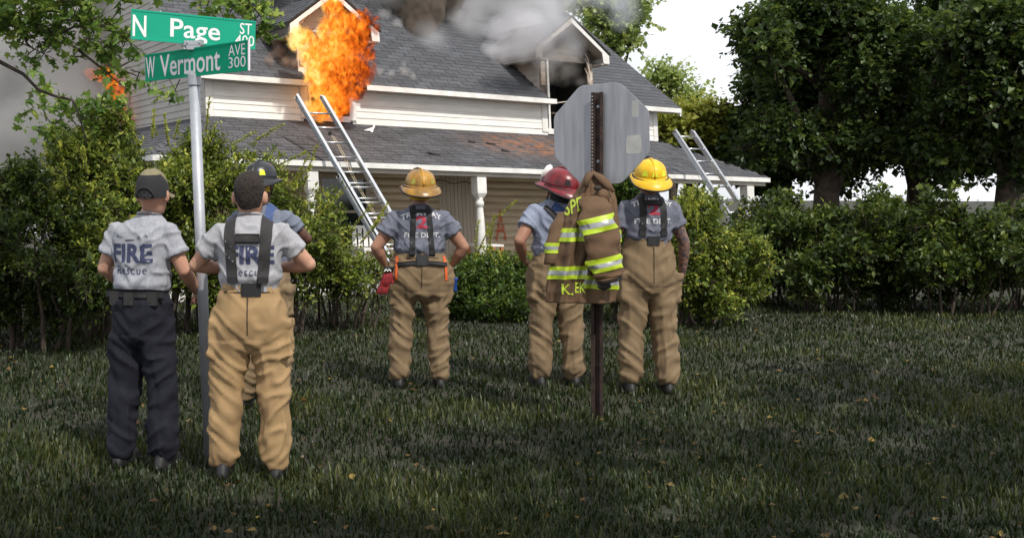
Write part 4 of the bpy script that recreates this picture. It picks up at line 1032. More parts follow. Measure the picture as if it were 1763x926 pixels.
# 1: man in a cap, at the left
p = Person(246, 6.65, 0, R(-17), 1.79, 'man in black and tan cap and grey FIRE shirt left of the sign pole', .98)
p.figure(M['skin'], M['tee_light'], {-1: dict(el=(-.262, .0, 1.19), wr=(-.20, .20, 1.06), dir=(.3, .6, -.6), palm=(.9, 0, .2)), 1: dict(el=(.262, .02, 1.185), wr=(.235, .235, 1.055), dir=(-.15, .7, -.45), palm=(-.9, 0, 0))}, R(4), R(6), -.028, 1.08, hem=1.08, hipw=1.05, head_dx=.075, pants='navy', waist=1.07, sleeve=.60, seed=3)
M['stubble'] = skin_mat('shaved_hair_skin', (.22, .135, .095), (.16, .10, .07))
M['cap_black'] = mat('black_cap_mesh', (.018, .018, .021), .85, scale=90, bump=.3, bscale=300); M['cap_tan'] = mat('olive_tan_cap_cloth', (.21, .18, .105), .85, scale=30)
def capdome(z0, z1, y0, y1, off):
    mb = MB(); rows = []
    for i in range(13):
        f = math.pi / 2 * i / 12; z = 1.645 + .155 * math.sin(f); c = math.cos(f) ** .8 if i < 12 else .03
        rows.append([Vector(((.092 + off) * c * math.cos(a), -.008 + (.112 + off) * c * math.sin(a), z + off)) for a in [2 * math.pi * k / 40 for k in range(40)]])
    return rows
rows = capdome(0, 0, 0, 0, 0); mb = MB(); mb.rings(rows, cap=False); cap = p.headput(mb, 'cap', [M['cap_black'], M['cap_tan']])
for q in cap.data.polygons:
    c = p.head_M.inverted() @ (p.R.inverted() @ q.center / p.k)
    if c.z > 1.772 - 1.1 * max(0, c.y + .03) or c.y > .06: q.material_index = 1
mb = MB(); rows = []
for a in [R(180 * k / 16) for k in range(17)]: rows.append([Vector((.093 * math.cos(a), -.005 + .112 * math.sin(a), 1.66)), Vector((.10 * math.cos(a), .02 + .17 * math.sin(a), 1.645 - .012 * abs(math.cos(a))))])
vs = [v for r_ in rows for v in r_]; mb.add(vs, [(2 * i, 2 * i + 1, 2 * i + 3, 2 * i + 2) for i in range(16)]); p.headput(mb, 'cap_brim', M['cap_tan'])
mb = MB(); mb.tube([Vector((.05 * math.cos(a), -.121 - .004 * math.cos(a) ** 2 + .013 * math.cos(a) ** 2, 1.655 + .05 * math.sin(a))) for a in [R(180 * k / 10) for k in range(11)]], .004, 6); p.headput(mb, 'cap_seam', M['strap_grey'])
mb = MB(); mb.tube([Vector((.0, -.118 + .11 * (1 - math.cos(f)), 1.65 + .15 * math.sin(f))) for f in [R(10 + 80 * k / 8) for k in range(9)]], .0035, 6); p.headput(mb, 'cap_seam', M['strap_grey'])
mb = MB(); mb.tube([Vector((x, -.118 + abs(x) * .25, 1.655)) for x in (-.05, -.025, 0, .025, .05)], [(.004, .009)] * 5, 6); p.headput(mb, 'cap_strap', M['strap'])
p.print_text('FIRE', -.145, .12, 1.235, 1.345, M['navy_ink'], .035); p.print_text('Rescue', -.115, .085, 1.165, 1.215, M['navy_ink'], .0, font_sp=1.15)
M['faint_ink'] = mat('faded_navy_print', (.12, .13, .18), .85, scale=50, col2=(.2, .21, .26))
for (a, b, c) in ((-.115, 1.385, .022), (-.07, 1.38, -.018), (.075, 1.385, .02), (.035, 1.38, .016)):      # worn crest: short strokes, no longer legible
    p.ribbon([(a, b), (a + c * .5, b + .014), (a + c, b - .004)], .007, 'print', M['faint_ink'], -1, p.shirt, .002, 3, .001)
p.ribbon([(-.05, 1.365), (-.02, 1.368), (.01, 1.368)], .008, 'print', M['faint_ink'], -1, p.shirt, .002, 3, .001)
p.ribbon([(-.19, 1.045), (-.1, 1.05), (0, 1.05), (.1, 1.05), (.19, 1.045)], .055, 'belt', M['strap'], -1, None, .006)
for x in (-.13, -.02, .12):
    c = p.hit(x, 1.035, -1, None, .012); mb = MB(); mb.box(c + Vector((-.03, -.012, -.05)), c + Vector((.03, .012, .025))); p.putmb(mb, 'belt_pouch', M['strap_grey'], None, False)

# 2: bareheaded man with broad suspenders, in front
p = Person(431, 6.4, 0, R(-2), 1.79, 'bareheaded man in pale grey FIRE shirt with wide suspenders, right of the sign pole', 1.02)
p.figure(M['skin'], M['tee_white'], {-1: dict(el=(-.325, .05, 1.225), wr=(-.15, .215, 1.19), dir=(.8, .35, -.05), palm=(0, -.3, -1)), 1: dict(el=(.335, .05, 1.23), wr=(.15, .215, 1.20), dir=(-.8, .35, -.05), palm=(0, -.3, -1))}, R(-3), R(5), -.042, 1.09, hem=1.05, hipw=1.2, pants='bunker_light', waist=1.125, sleeve=.62, seed=5)
p.hair(M['hair'])
p.print_text('FIRE', -.115, .15, 1.24, 1.345, M['navy_ink'], .035); p.print_text('Rescue', -.09, .10, 1.175, 1.22, M['navy_ink'], .0, font_sp=1.15)
for sd in (-1, 1): p.over(sd * .085, 1.135, sd * .105, M['strap_grey'], .064); buckle(p, sd * .085, 1.15)
p.ribbon([(-.07, 1.385), (0, 1.386), (.07, 1.385)], .055, 'suspender_crossbar', M['strap_grey'], -1, None, .012)
p.pad(.02, 1.095, .11, .075, 'waist_patch', M['strap'])

# 3: helmeted man half hidden behind the second
p = Person(451, 8.5, 0, R(-14), 1.85, 'person in black helmet and blue grey shirt half hidden behind the bareheaded man', 1.05)
p.figure(M['skin_dark'], M['tee_navy'], {-1: dict(el=(-.30, .08, 1.24), wr=(-.12, .25, 1.26), dir=(.9, .1, .1), palm=(0, -1, 0)), 1: dict(el=(.315, .10, 1.26), wr=(.10, .26, 1.27), dir=(-.9, .1, .1), palm=(0, -1, 0))}, R(-8), R(4), hem=1.0, waist=1.08, sleeve=.55, seed=7)
M['helm_black'] = mat('black_helmet_shell', (.012, .013, .016), .35, scale=8, spec=.6); M['yellowgreen'] = mat('lime_helmet_patch', (.72, .82, .03), .4, var=.05)
p.helmet(M['helm_black'], M['yellowgreen'], mat('yellow_earflap', (.55, .36, .04), .8), hs=.86)
for sd in (-1, 1): p.over(sd * .08, 1.10, sd * .09, M['blue_strap'], .06)

# 4: broad man in the middle, hands on hips
M['helm_gold'] = mat('old_amber_helmet_shell', (.44, .225, .018), .32, scale=9, col2=(.20, .10, .016), spec=.6, detail=8, bump=.08); M['gold_rib'] = mat('amber_comb', (.52, .26, .02), .4, var=.2)
M['dull_lime'] = mat('worn_lime_patch', (.45, .42, .05), .5, scale=30, col2=(.28, .22, .04)); M['yellow_flap'] = mat('yellow_earflap_cloth', (.62, .36, .02), .8, var=.2)
p = Person(722, 9.5, 0, R(3), 1.83, 'broad man in worn amber helmet and slate shirt, both hands on hips', 1.17, .014)
p.figure(M['skin_tan'], M['tee_blue'], {-1: dict(el=(-.365, -.03, 1.17), wr=(-.285, .06, 1.025), dir=(.45, .5, -.55), palm=(.8, 0, .5)), 1: dict(el=(.37, -.03, 1.17), wr=(.29, .06, 1.025), dir=(-.45, .5, -.55), palm=(-.8, 0, .5))}, R(4), R(9), -.022, hem=1.05, hipw=1.36, waist=1.13, sleeve=.56, seed=11)
p.helmet(M['helm_gold'], M['dull_lime'], M['yellow_flap'], None, M['gold_rib'], hs=.94)
p.print_text('TRAMWAY', -.165, .17, 1.435, 1.478, M['white_ink'], .03, .04); p.print_text('2', -.045, .05, 1.33, 1.435, M['red_ink'], .035); p.print_text('FIRE DEPT.', -.14, .155, 1.255, 1.295, M['white_ink'], .02)
for sd in (-1, 1): p.over(sd * .085 + .005, 1.10, sd * .068, M['strap'], .046); buckle(p, sd * .085 + .005, 1.135)
p.ribbon([(-.08, 1.47), (0, 1.475), (.08, 1.47)], .03, 'suspender_crossbar', M['strap'], -1, None, .012)
p.ribbon([(-.215, 1.03), (-.1, 1.045), (0, 1.05), (.1, 1.045), (.215, 1.03)], .036, 'belt', M['strap'], -1, None, .012); p.pad(0.005, 1.07, .10, .085, 'waist_patch', M['strap'], .016)
for sd in (-1, 1): p.ribbon([(sd * .196, 1.10), (sd * .205, 1.0), (sd * .21, .9)], .022, 'orange_piping', M['orange'], -1, p.pants, .006)
rg_ = empty('glove', p.w((-.285, -.15, .975)), 'red and black work glove hanging at the hip of the man with the amber helmet', 'glove')
M['glove_red'] = mat('red_glove_cloth', (.33, .015, .02), .8, scale=40, col2=(.12, .01, .012), bump=.2)
mb = MB(); c = world_loc(rg_); mb.ell(c + Vector((0, 0, -.06)), (.05, .035, .075), 12, 8, Matrix.Rotation(.4, 3, 'Y'))
for k in range(4): mb.tube([c + Vector((-.05 + .022 * k, 0, -.1)), c + Vector((-.075 + .024 * k, -.005, -.155)), c + Vector((-.085 + .025 * k, .0, -.19))], [.014, .013, .009], 8)
mb.tube([c + Vector((.03, 0, -.05)), c + Vector((.055, -.01, -.10))], [.015, .01], 8)
me = remeshed(mb, .007, 2)
for v in me.vertices: v.co -= c
o = bpy.data.objects.new('glove_hand', me); me.materials.append(M['glove_red']); COL.objects.link(o); o.parent = rg_
mb = MB(); mb.rings([[c + Vector((.045 * math.cos(a) + .01 * j, .036 * math.sin(a), .015 * j)) for a in [2 * math.pi * k / 14 for k in range(14)]] for j in range(4)]); mb.build('glove_cuff', M['strap'], rg_, True)
for k in range(5): mb = MB(); mb.ell(c + Vector((-.02 + .012 * k, -.036, .01 + .01 * (k % 2))), (.007, .004, .007), 8, 5); mb.build('clip', M['letter'], rg_)
o = empty('flashlight', p.w((.292, -.06, .86)), 'blue flashlight tucked at the right hip of the man with the amber helmet', 'flashlight'); c = world_loc(o)
M['bluetorch'] = mat('blue_torch_plastic', (.02, .06, .25), .4); mb = MB(); mb.lathe(c, [(.016, -.06), (.018, -.05), (.018, .03), (.026, .045), (.026, .06), (.022, .062)], 14); mb.build('torch_body', M['bluetorch'], o, True); mb = MB(); mb.lathe(c, [(.021, .063), (.021, .066)], 14); mb.build('lens', M['glass'], o)

# 5: man with the red helmet behind the coat
p = Person(958, 9.55, 0, R(10), 1.90, 'man in red helmet and pale shirt, hand on hip, half hidden by hanging coat', 1.12)
p.figure(M['skin_tan'], M['tee_pale_blue'], {-1: dict(el=(-.335, -.07, 1.18), wr=(-.25, .09, 1.03), dir=(.4, .6, -.4), palm=(.8, 0, .5)), 1: dict(el=(.30, .03, 1.17), wr=(.23, .16, 1.02), dir=(-.3, .7, -.4), palm=(-.9, 0, .3))}, R(30), R(14), -.085, hem=1.03, waist=1.09, sleeve=.56, seed=13)
M['helm_red'] = mat('red_helmet_shell', (.21, .010, .018), .33, scale=14, col2=(.08, .010, .012), spec=.5, detail=9, bump=.03); M['black_patch'] = mat('black_helmet_patch', (.02, .018, .02), .4)
p.helmet(M['helm_red'], M['black_patch'], M['strap'], M['letter'], mat('dark_red_comb', (.18, .01, .016), .35))
p.print_text('SA', -.085, -.025, 1.415, 1.448, M['blue_ink'], .03); p.print_text('F', -.03, .03, 1.335, 1.39, M['blue_ink'], .04); p.print_text('A', -.05, -.01, 1.26, 1.30, M['blue_ink'], .03)
p.ribbon([(-.135, 1.455), (-.07, 1.38), (.0, 1.28), (.06, 1.12)], .045, 'suspender', M['strap_grey'], -1, None, .008); p.ribbon([(-.06, 1.475), (.01, 1.40), (.05, 1.28), (.07, 1.12)], .06, 'suspender', M['blue_strap'], -1, None, .007)
p.over(-.075, 1.10, -.09, M['strap_grey'], .05) if False else None

# 6: man with the yellow helmet at the right
p = Person(1116, 9.2, .0, R(2), 1.945, 'man in bright yellow helmet and slate shirt with tattooed arm, right of the coat', 1.0)
p.figure(M['skin_tan'], M['tee_blue'], {-1: dict(el=(-.265, .02, 1.16), wr=(-.23, .12, .95), dir=(.1, .3, -.9), palm=(.9, 0, 0)), 1: dict(el=(.275, -.01, 1.15), wr=(.285, .06, .915), dir=(-.1, .15, -.95), palm=(-.9, .2, 0), curl=.7)}, R(-3), R(17), -.045, hem=1.02, waist=1.215, sleeve=.56, seed=17, arm_mat=M['tattoo'])
M['helm_yellow'] = mat('yellow_helmet_shell', (.80, .50, .005), .38, scale=16, col2=(.62, .36, .012), spec=.45, detail=9, bump=.03)
p.helmet(M['helm_yellow'], M['yellowgreen'], M['strap'], hs=.86)
p.print_text('TRAMWAY', -.15, .165, 1.452, 1.49, M['white_ink'], .03, .04); p.print_text('2', -.04, .05, 1.36, 1.45, M['red_ink'], .035); p.print_text('FIRE DEPT.', -.135, .15, 1.292, 1.332, M['white_ink'], .02)
for sd in (-1, 1): p.over(sd * .082, 1.20, sd * .078, M['strap'], .048); buckle(p, sd * .082, 1.22)
p.ribbon([(-.075, 1.452), (0, 1.455), (.075, 1.452)], .04, 'suspender_crossbar', M['strap'], -1, None, .012)
p.pad(.0, 1.165, .095, .07, 'waist_patch', M['strap'])

# ------------------------------------------------------------------ vegetation
LM = {}
LM['bush'] = leaf_mat('shrub_leaf', srgb(46, 63, 21), srgb(104, 122, 44), srgb(172, 174, 76))
LM['bush_dark'] = leaf_mat('dark_shrub_leaf', srgb(34, 48, 16), srgb(60, 78, 28), srgb(108, 122, 48))
LM['hedge'] = leaf_mat('hedge_leaf', srgb(46, 64, 24), srgb(64, 88, 30), srgb(116, 136, 48))
LM['maple'] = leaf_mat('maple_leaf', srgb(68, 96, 40), srgb(106, 134, 58), srgb(166, 180, 90), .42)
LM['shoot'] = leaf_mat('young_leaf', srgb(120, 136, 44), srgb(150, 160, 60), srgb(176, 178, 84), .4)
LM['far'] = leaf_mat('far_leaf', srgb(108, 130, 72), srgb(146, 164, 92), srgb(188, 194, 116), .52)
LM['far_yellow'] = leaf_mat('yellow_green_leaf', srgb(104, 114, 44), srgb(140, 146, 58), srgb(180, 180, 90), .42)  # leaf tones of the yellow green tree
LM['wood'] = leaf_mat('woodland_leaf', srgb(38, 54, 24), srgb(58, 78, 31), srgb(98, 114, 50), .42)

MAPLE = [(0, 0), (.18, .10), (.48, .06), (.36, .30), (.60, .55), (.26, .55), (.0, 1.0), (-.26, .55), (-.60, .55), (-.36, .30), (-.48, .06), (-.18, .10)]
def add_leaf(mb, p, dr, up, size, kind='oval', tone=None):
    """one small folded leaf: base p, pointing along dr; tone picks its green"""
    tone = random.random() if tone is None else min(1, max(0, tone + random.gauss(0, .16)))
    mb.a.setdefault('tone', []).extend([tone] * (6 if kind == 'maple' else 2))
    x = dr.cross(up)
    if x.length < 1e-4: x = Vector((1, 0, 0))
    x.normalize(); n_ = x.cross(dr).normalized()
    if kind == 'maple':
        vs = [p + x * (a * size * .8) + dr * (b * size) + n_ * (abs(a) * -.22 * size) for a, b in MAPLE]
        mb.add(vs, [(0, 1, 2, 3), (0, 3, 4, 5), (0, 5, 6), (0, 6, 7), (0, 7, 8, 9), (0, 9, 10, 11)])
    elif kind == 'oval':
        w = size * .27
        mb.add([p, p + dr * size * .45 + x * w + n_ * size * .08, p + dr * size, p + dr * size * .45 - x * w + n_ * size * .08], [(0, 1, 2), (0, 2, 3)])
    else:
        w = size * .42
        mb.add([p, p + dr * size * .5 + x * w + n_ * size * .1, p + dr * size - n_ * size * .1, p + dr * size * .5 - x * w + n_ * size * .1], [(0, 1, 2), (0, 2, 3)])
rv = lambda s=1: Vector((random.gauss(0, s), random.gauss(0, s), random.gauss(0, s)))
def in_blob(c, r, shell=.45):
    while 1:
        v = Vector((random.uniform(-1, 1), random.uniform(-1, 1), random.uniform(-1, 1)))
        if v.length < 1 and (v.length > shell or random.random() < .25): return c + Vector((v.x * r[0], v.y * r[1], v.z * r[2])), v
def sprays(mb, blobs, n, size, kind='oval', per=9, spread=.16, up=.35, twigs=None, clump=1):
    """n leafy twigs spread through the blobs, each carrying alternating leaves"""
    if clump > 1:        # break every mass into clumps with dark gaps between them
        nb = []
        for c, r in blobs:
            for _ in range(clump):
                p, o = in_blob(c, r, .35); f = random.uniform(.2, .42); nb.append((p, tuple(x * f * random.uniform(.7, 1.3) for x in r)))
        blobs = nb
    vol = [b[1][0] * b[1][1] * b[1][2] for b in blobs]; tot = sum(v ** .67 for v in vol)
    for b, v in zip(blobs, vol):
        for _ in range(max(1, int(n * v ** .67 / tot))):
            p, o = in_blob(*b)
            d_ = (Vector((o.x, o.y, o.z * .6)) * .8 + rv(.55) + Vector((0, 0, up))).normalized(); L = spread * random.uniform(.6, 1.5); tone = random.betavariate(1.6, 1.9) * .9 + .12 * o.z
            if twigs is not None and random.random() < .3: twigs.tube([p - d_ * L * .8, p, p + d_ * L], [.006 * (size / .06), .0045 * (size / .06), .002], 4, False)
            for k in range(per):
                q = p + d_ * (L * k / per) + rv(.012); sd = (d_.cross(rv()).normalized() * .9 + d_ * .55 + Vector((0, 0, -.1))).normalized()
                add_leaf(mb, q, sd, (Vector((0, 0, 1)) + rv(.45)).normalized(), size * random.lognormvariate(0, .28), kind, tone)
def blob(u, v, d, ru, rv_, rd=None):
    return (pt(u, v, d), (ru / FPX * d, rd or (ru + rv_) / 2 / FPX * d, rv_ / FPX * d))
def stems(root, tops, m=None, r0=.03, name='stem', n_mid=3):
    for tp in tops:
        mb = MB(); b = Vector(root) + Vector((random.uniform(-.15, .15), random.uniform(-.15, .15), -.05)); pts = [b.lerp(Vector(tp), k / n_mid) + rv(.05) * (1 if 0 < k < n_mid else 0) for k in range(n_mid + 1)]
        mb.tube(pts, [r0 * (1 - .75 * k / n_mid) for k in range(n_mid + 1)], 6); yield mb
def shrub(label, blobs, n, size, lm, root=None, kind='oval', name='shrub', cat='shrub', group=None, per=9, spread=.16, up=.35, shoots=(), r0=.022, clump=14):
    c = blobs[0][0]; root = Vector(root or (c.x, c.y, 0)); e = empty(name, root, label, cat, group)
    st_ = MB(); tw = MB()
    for b in blobs:
        for mb in stems(root + (Vector((b[0].x, b[0].y, 0)) - Vector((c.x, c.y, 0))) * .7, [b[0] + Vector((random.uniform(-.6, .6) * b[1][0], random.uniform(-.5, .5) * b[1][1], random.uniform(.0, .8) * b[1][2])) for _ in range(3)], r0=r0): st_.add(mb.v, mb.f)
    lf = MB(); sprays(lf, blobs, n, size, kind, per, spread, up, tw, clump)
    st_.add(tw.v, tw.f); o = st_.build('stems', M['bark'], e); stuff(o)
    o = lf.build('foliage', LM[lm], e); stuff(o)
    if shoots:
        sm = MB(); ss = MB()
        for (u0, v0, u1, v1, d) in shoots:
            a, b = pt(u0, v0, d), pt(u1, v1, d - .1); ss.tube([a, a.lerp(b, .5) + rv(.012), b], [.006, .005, .002], 5)
            L = (b - a).length; k = 0
            while k < L:
                q = a.lerp(b, k / L)
                for _ in range(3): add_leaf(sm, q, ((b - a).normalized() * .7 + rv(.6)).normalized(), (Vector((0, 0, 1)) + rv(.4)).normalized(), size * random.uniform(.6, 1.0))
                k += size * .33
        sm.build('new_shoots', LM['shoot'], e)['kind'] = 'stuff'; ss.build('twigs', M['bark'], e)['kind'] = 'stuff'
    return e
G1 = 'overgrown shrubs in front of the porch'
random.seed(21)
shrub('dark dense shrub filling the lower left corner', [blob(40, 430, 12.0, 110, 130), blob(20, 350, 12.4, 70, 60), blob(110, 460, 11.6, 90, 80), blob(-60, 420, 12.2, 110, 140)], 5400, .056, 'bush_dark', name='shrub', group=G1, r0=.03)
shrub('tall tangled shrub behind the man in the cap, topped with pale upright shoots', [blob(150, 350, 12.8, 80, 90), blob(110, 320, 13.2, 60, 60), blob(190, 310, 13.2, 60, 70), blob(190, 420, 12.4, 90, 90), blob(195, 225, 13.4, 32, 36), blob(150, 275, 13.4, 45, 40)], 4600, .054, 'bush', name='shrub', group=G1, r0=.03,
      shoots=[(116, 320, 108, 282, 12.2), (150, 300, 144, 254, 12.2), (150, 292, 131, 247, 12.4), (112, 312, 75, 283, 12.2), (203, 322, 196, 285, 12.2), (237, 300, 238, 292, 12.2), (262, 240, 266, 190, 12.9), (290, 250, 283, 196, 12.9), (240, 250, 215, 200, 13)])
shrub('bright green shrub behind the sign pole, under the porch corner', [blob(305, 345, 13.4, 70, 70), blob(350, 262, 13.8, 36, 30), blob(290, 400, 13.0, 80, 100), blob(370, 290, 13.8, 60, 60), blob(380, 400, 13.2, 70, 110)], 4600, .052, 'bush', name='shrub', group=G1,
      shoots=[(360, 250, 372, 215, 13.2), (300, 240, 310, 205, 13.2), (355, 230, 361, 166, 13.4), (400, 250, 440, 226, 13.2), (430, 250, 486, 214, 13.2), (270, 235, 262, 205, 13.3)])
shrub('loose shrub of thin arching stems behind the bareheaded man', [blob(450, 330, 13.6, 60, 60), blob(425, 290, 14.0, 40, 26), blob(500, 390, 13.6, 45, 60), blob(480, 440, 13.2, 70, 80), blob(550, 440, 13.2, 50, 70)], 1500, .052, 'bush', name='shrub', group=G1,
      shoots=[(470, 290, 528, 262, 13.2), (500, 320, 533, 268, 13.2), (460, 300, 512, 320, 13.0), (520, 330, 546, 250, 13.3), (510, 310, 536, 285, 13.2)])
shrub('sparse weedy shrub growing round the foot of the ladder', [blob(562, 372, 14.2, 26, 34), blob(580, 450, 14.0, 45, 40), blob(560, 430, 14.4, 30, 30), blob(620, 485, 13.6, 60, 30), blob(570, 490, 13.4, 60, 35), blob(655, 470, 13.8, 25, 30)], 900, .052, 'bush', name='shrub', group=G1, spread=.2,
      shoots=[(600, 400, 640, 352, 13.8), (640, 400, 668, 350, 13.8), (620, 420, 655, 372, 13.8), (560, 360, 590, 330, 13.9)])
shrub('low clipped hedge below the porch post, right of the middle man', [blob(810, 478, 15.2, 50, 34, .7), blob(860, 474, 15.4, 55, 34, .7), blob(910, 478, 15.6, 50, 34, .7), blob(760, 484, 15.1, 45, 28, .7), blob(960, 486, 15.6, 50, 30, .7), blob(860, 520, 15.0, 120, 40, .8)], 5600, .048, 'hedge', name='hedge', cat='hedge', spread=.1, up=.6, clump=1,
      shoots=[(815, 455, 824, 380, 14.9), (822, 440, 838, 400, 14.9), (855, 455, 840, 430, 14.9), (890, 452, 906, 420, 15), (870, 455, 856, 430, 15), (925, 455, 905, 432, 15)])
shrub('leafy shrub between the hanging coat and the man in the yellow helmet', [blob(1075, 330, 14.6, 24, 26), blob(1072, 400, 14.6, 30, 60), blob(1072, 470, 14.4, 40, 60)], 1700, .052, 'hedge', name='shrub', group=G1, root=pt(1074, 480, 14.6) * 1 - Vector((0, 0, pt(1074, 480, 14.6).z)))
shrub('tall glossy shrub at the right, beside the tattooed arm', [blob(1185, 420, 14.0, 40, 90), blob(1206, 372, 14.4, 28, 26), blob(1200, 480, 13.8, 60, 60), blob(1260, 460, 14.2, 55, 60)], 3300, .055, 'bush', name='shrub', group=G1, shoots=[(1190, 380, 1188, 324, 13.4), (1185, 360, 1195, 320, 13.5), (1200, 400, 1198, 350, 13.4), (1178, 400, 1186, 362, 13.4)])
random.seed(5)
e = shrub('thin leafy sprig reaching across the porch in front of the painted letter', [blob(842, 440, 15.3, 8, 14)], 5, .05, 'bush', name='sprig', cat='plant', root=(pt(840, 470, 15.3).x, 15.3, .2), shoots=[(842, 430, 850, 372, 15.2), (850, 378, 892, 345, 15.1), (845, 412, 838, 385, 15.2)], r0=.008)
# extended hedge bank to the right of the street
random.seed(9)
def tree(label, root, top, blobs, n, size, lm, kind='broad', name='leafy_tree', group=None, r0=.2, limbs=7, spread=.5, per=8, clump=9):
    e = empty(name, root, label, 'tree', group); root = Vector(root); top = Vector(top)
    mb = MB(); mid = root.lerp(top, .5) + rv(.12) * (top - root).length * .1
    P = [root + Vector((0, 0, -.1)), root.lerp(mid, .5), mid, mid.lerp(top, .5), top]; mb.tube(P, [r0 * 1.25, r0, r0 * .8, r0 * .5, r0 * .15], 9); tr = mb.build('trunk', M['bark'], e, True)
    for k in range(limbs):
        b = blobs[k % len(blobs)][0]; f = random.uniform(.3, .9); a = root.lerp(mid, f) if f < .5 else mid.lerp(top, f - .5); mb = MB()
        mb.tube([a, a.lerp(b, .5) + Vector((0, 0, .05 * (b - a).length)) + rv(.05), b], [r0 * .42, r0 * .26, r0 * .08], 6); mb.build('limb', M['bark'], e, True)
    lf, tw = MB(), MB(); sprays(lf, blobs, n, size, kind, per, spread, .2, tw, clump)
    stuff(lf.build('crown', LM[lm], e)); stuff(tw.build('twigs', M['bark'], e))
    return e
# maple overhanging the corner at the left
lb = [pt(-40, 95, 10.2), pt(0, 107, 10.2), pt(40, 128, 10.15), pt(66, 155, 10.1), pt(95, 166, 10.05), pt(124, 172, 10.0)]
mr = Vector((-5.6, 10.8, 0))
mp_ = empty('maple_tree', mr, 'maple tree with lobed leaves overhanging the top left corner, dark bare branch below', 'tree')
mb = MB(); tp = Vector((-5.0, 10.6, 6.5)); mb.tube([mr + Vector((0, 0, -.1)), mr + Vector((.1, 0, 1.2)), mr + Vector((.2, -.1, 3)), tp], [.24, .19, .16, .09], 10); mb.build('trunk', M['bark'], mp_, True)
mb = MB(); mb.tube([mr + Vector((.15, 0, 2.3))] + lb, [.05, .022, .02, .017, .015, .013, .012], 7); mb.tube([lb[-1], pt(133, 190, 10), pt(143, 222, 9.95), pt(150, 250, 9.95)], [.012, .010, .008, .003], 6); mb.build('limb', M['bark'], mp_, True)
for a, b, c in ((pt(-30, 50, 10.2), pt(60, 40, 10), pt(150, 85, 9.8)), (pt(100, 60, 9.9), pt(165, 110, 9.8), pt(215, 152, 9.7)), (pt(-40, 10, 10.3), pt(90, -20, 10), pt(330, -60, 9.6)), (pt(40, 50, 10), pt(46, 75, 9.9), pt(55, 82, 9.9)), (pt(330, -60, 9.6), pt(400, -30, 9.6), pt(450, 30, 9.5)), (pt(100, 60, 9.9), pt(130, 45, 9.8), pt(230, 60, 9.7))):
    mb = MB(); mb.tube([a, b, c], [.016, .011, .004], 6); mb.build('limb', M['bark'], mp_, True)
mb = MB(); mb.tube([tp, pt(-40, 10, 10.3)], [.08, .02], 6); mb.tube([mr + Vector((.2, -.1, 3)), pt(-30, 50, 10.2)], [.07, .02], 6); mb.build('limb', M['bark'], mp_, True)
mbl = [blob(30, 25, 10.1, 60, 40), blob(110, 30, 9.9, 60, 45), blob(170, 60, 9.8, 45, 40), blob(75, 75, 9.9, 45, 28), blob(210, 95, 9.8, 36, 34), blob(60, 10, 10, 120, 30), blob(225, 130, 9.7, 22, 18), blob(285, 150, 9.6, 26, 10), blob(-60, 20, 10.3, 80, 60), blob(150, -40, 9.9, 160, 40), blob(140, 95, 9.9, 20, 12)]
mhigh = [(Vector((-2.0, 6.2, 8.6)), (2.6, 2.2, 1.2)), (Vector((-4.5, 8.4, 8.3)), (2.2, 2.2, 1.2)), (Vector((-5.2, 10.6, 7.6)), (2.0, 2.0, 1.3))]  # crown masses above the view, added to shade the lower left shrubs
lf, tw = MB(), MB(); sprays(lf, mbl, 560, .066, 'maple', 6, .17, -.1, tw)
sprays(lf, [blob(440, 36, 9.5, 26, 22), blob(405, 14, 9.5, 40, 16), blob(452, 60, 9.5, 12, 8), blob(370, 0, 9.5, 40, 10)], 62, .066, 'maple', 6, .15, -.1, tw)
sprays(lf, mhigh, 520, .13, 'maple', 7, .4, -.1, tw, 8)
stuff(lf.build('crown', LM['maple'], mp_)); stuff(tw.build('twigs', M['bark'], mp_))
lf, tw = MB(), MB(); sprays(lf, [blob(70, 192, 13.5, 34, 10), blob(120, 205, 13.5, 40, 34), blob(90, 226, 13.5, 34, 16), blob(180, 215, 13.5, 34, 40), blob(215, 180, 13.5, 22, 26), blob(160, 180, 13.5, 30, 20), blob(60, 150, 13.5, 12, 40)], 120, .09, 'maple', 6, .16, -.05, tw)
sap = empty('maple_sapling', (pt(150, 400, 13.5).x, 13.5, 0), 'slender maple sapling under the bare branch, above the left shrubs', 'tree'); 
mb = MB(); mb.tube([sap.location, pt(165, 330, 13.5), pt(150, 240, 13.5), pt(120, 200, 13.5)], [.025, .02, .014, .005], 7); mb.tube([pt(155, 270, 13.5), pt(185, 215, 13.5), pt(215, 180, 13.5)], [.014, .009, .004], 6); mb.tube([pt(150, 240, 13.5), pt(110, 228, 13.5), pt(70, 195, 13.5)], [.012, .008, .003], 6); mb.build('trunk', M['bark'], sap, True)
stuff(lf.build('crown', LM['maple'], sap)); stuff(tw.build('twigs', M['bark'], sap))
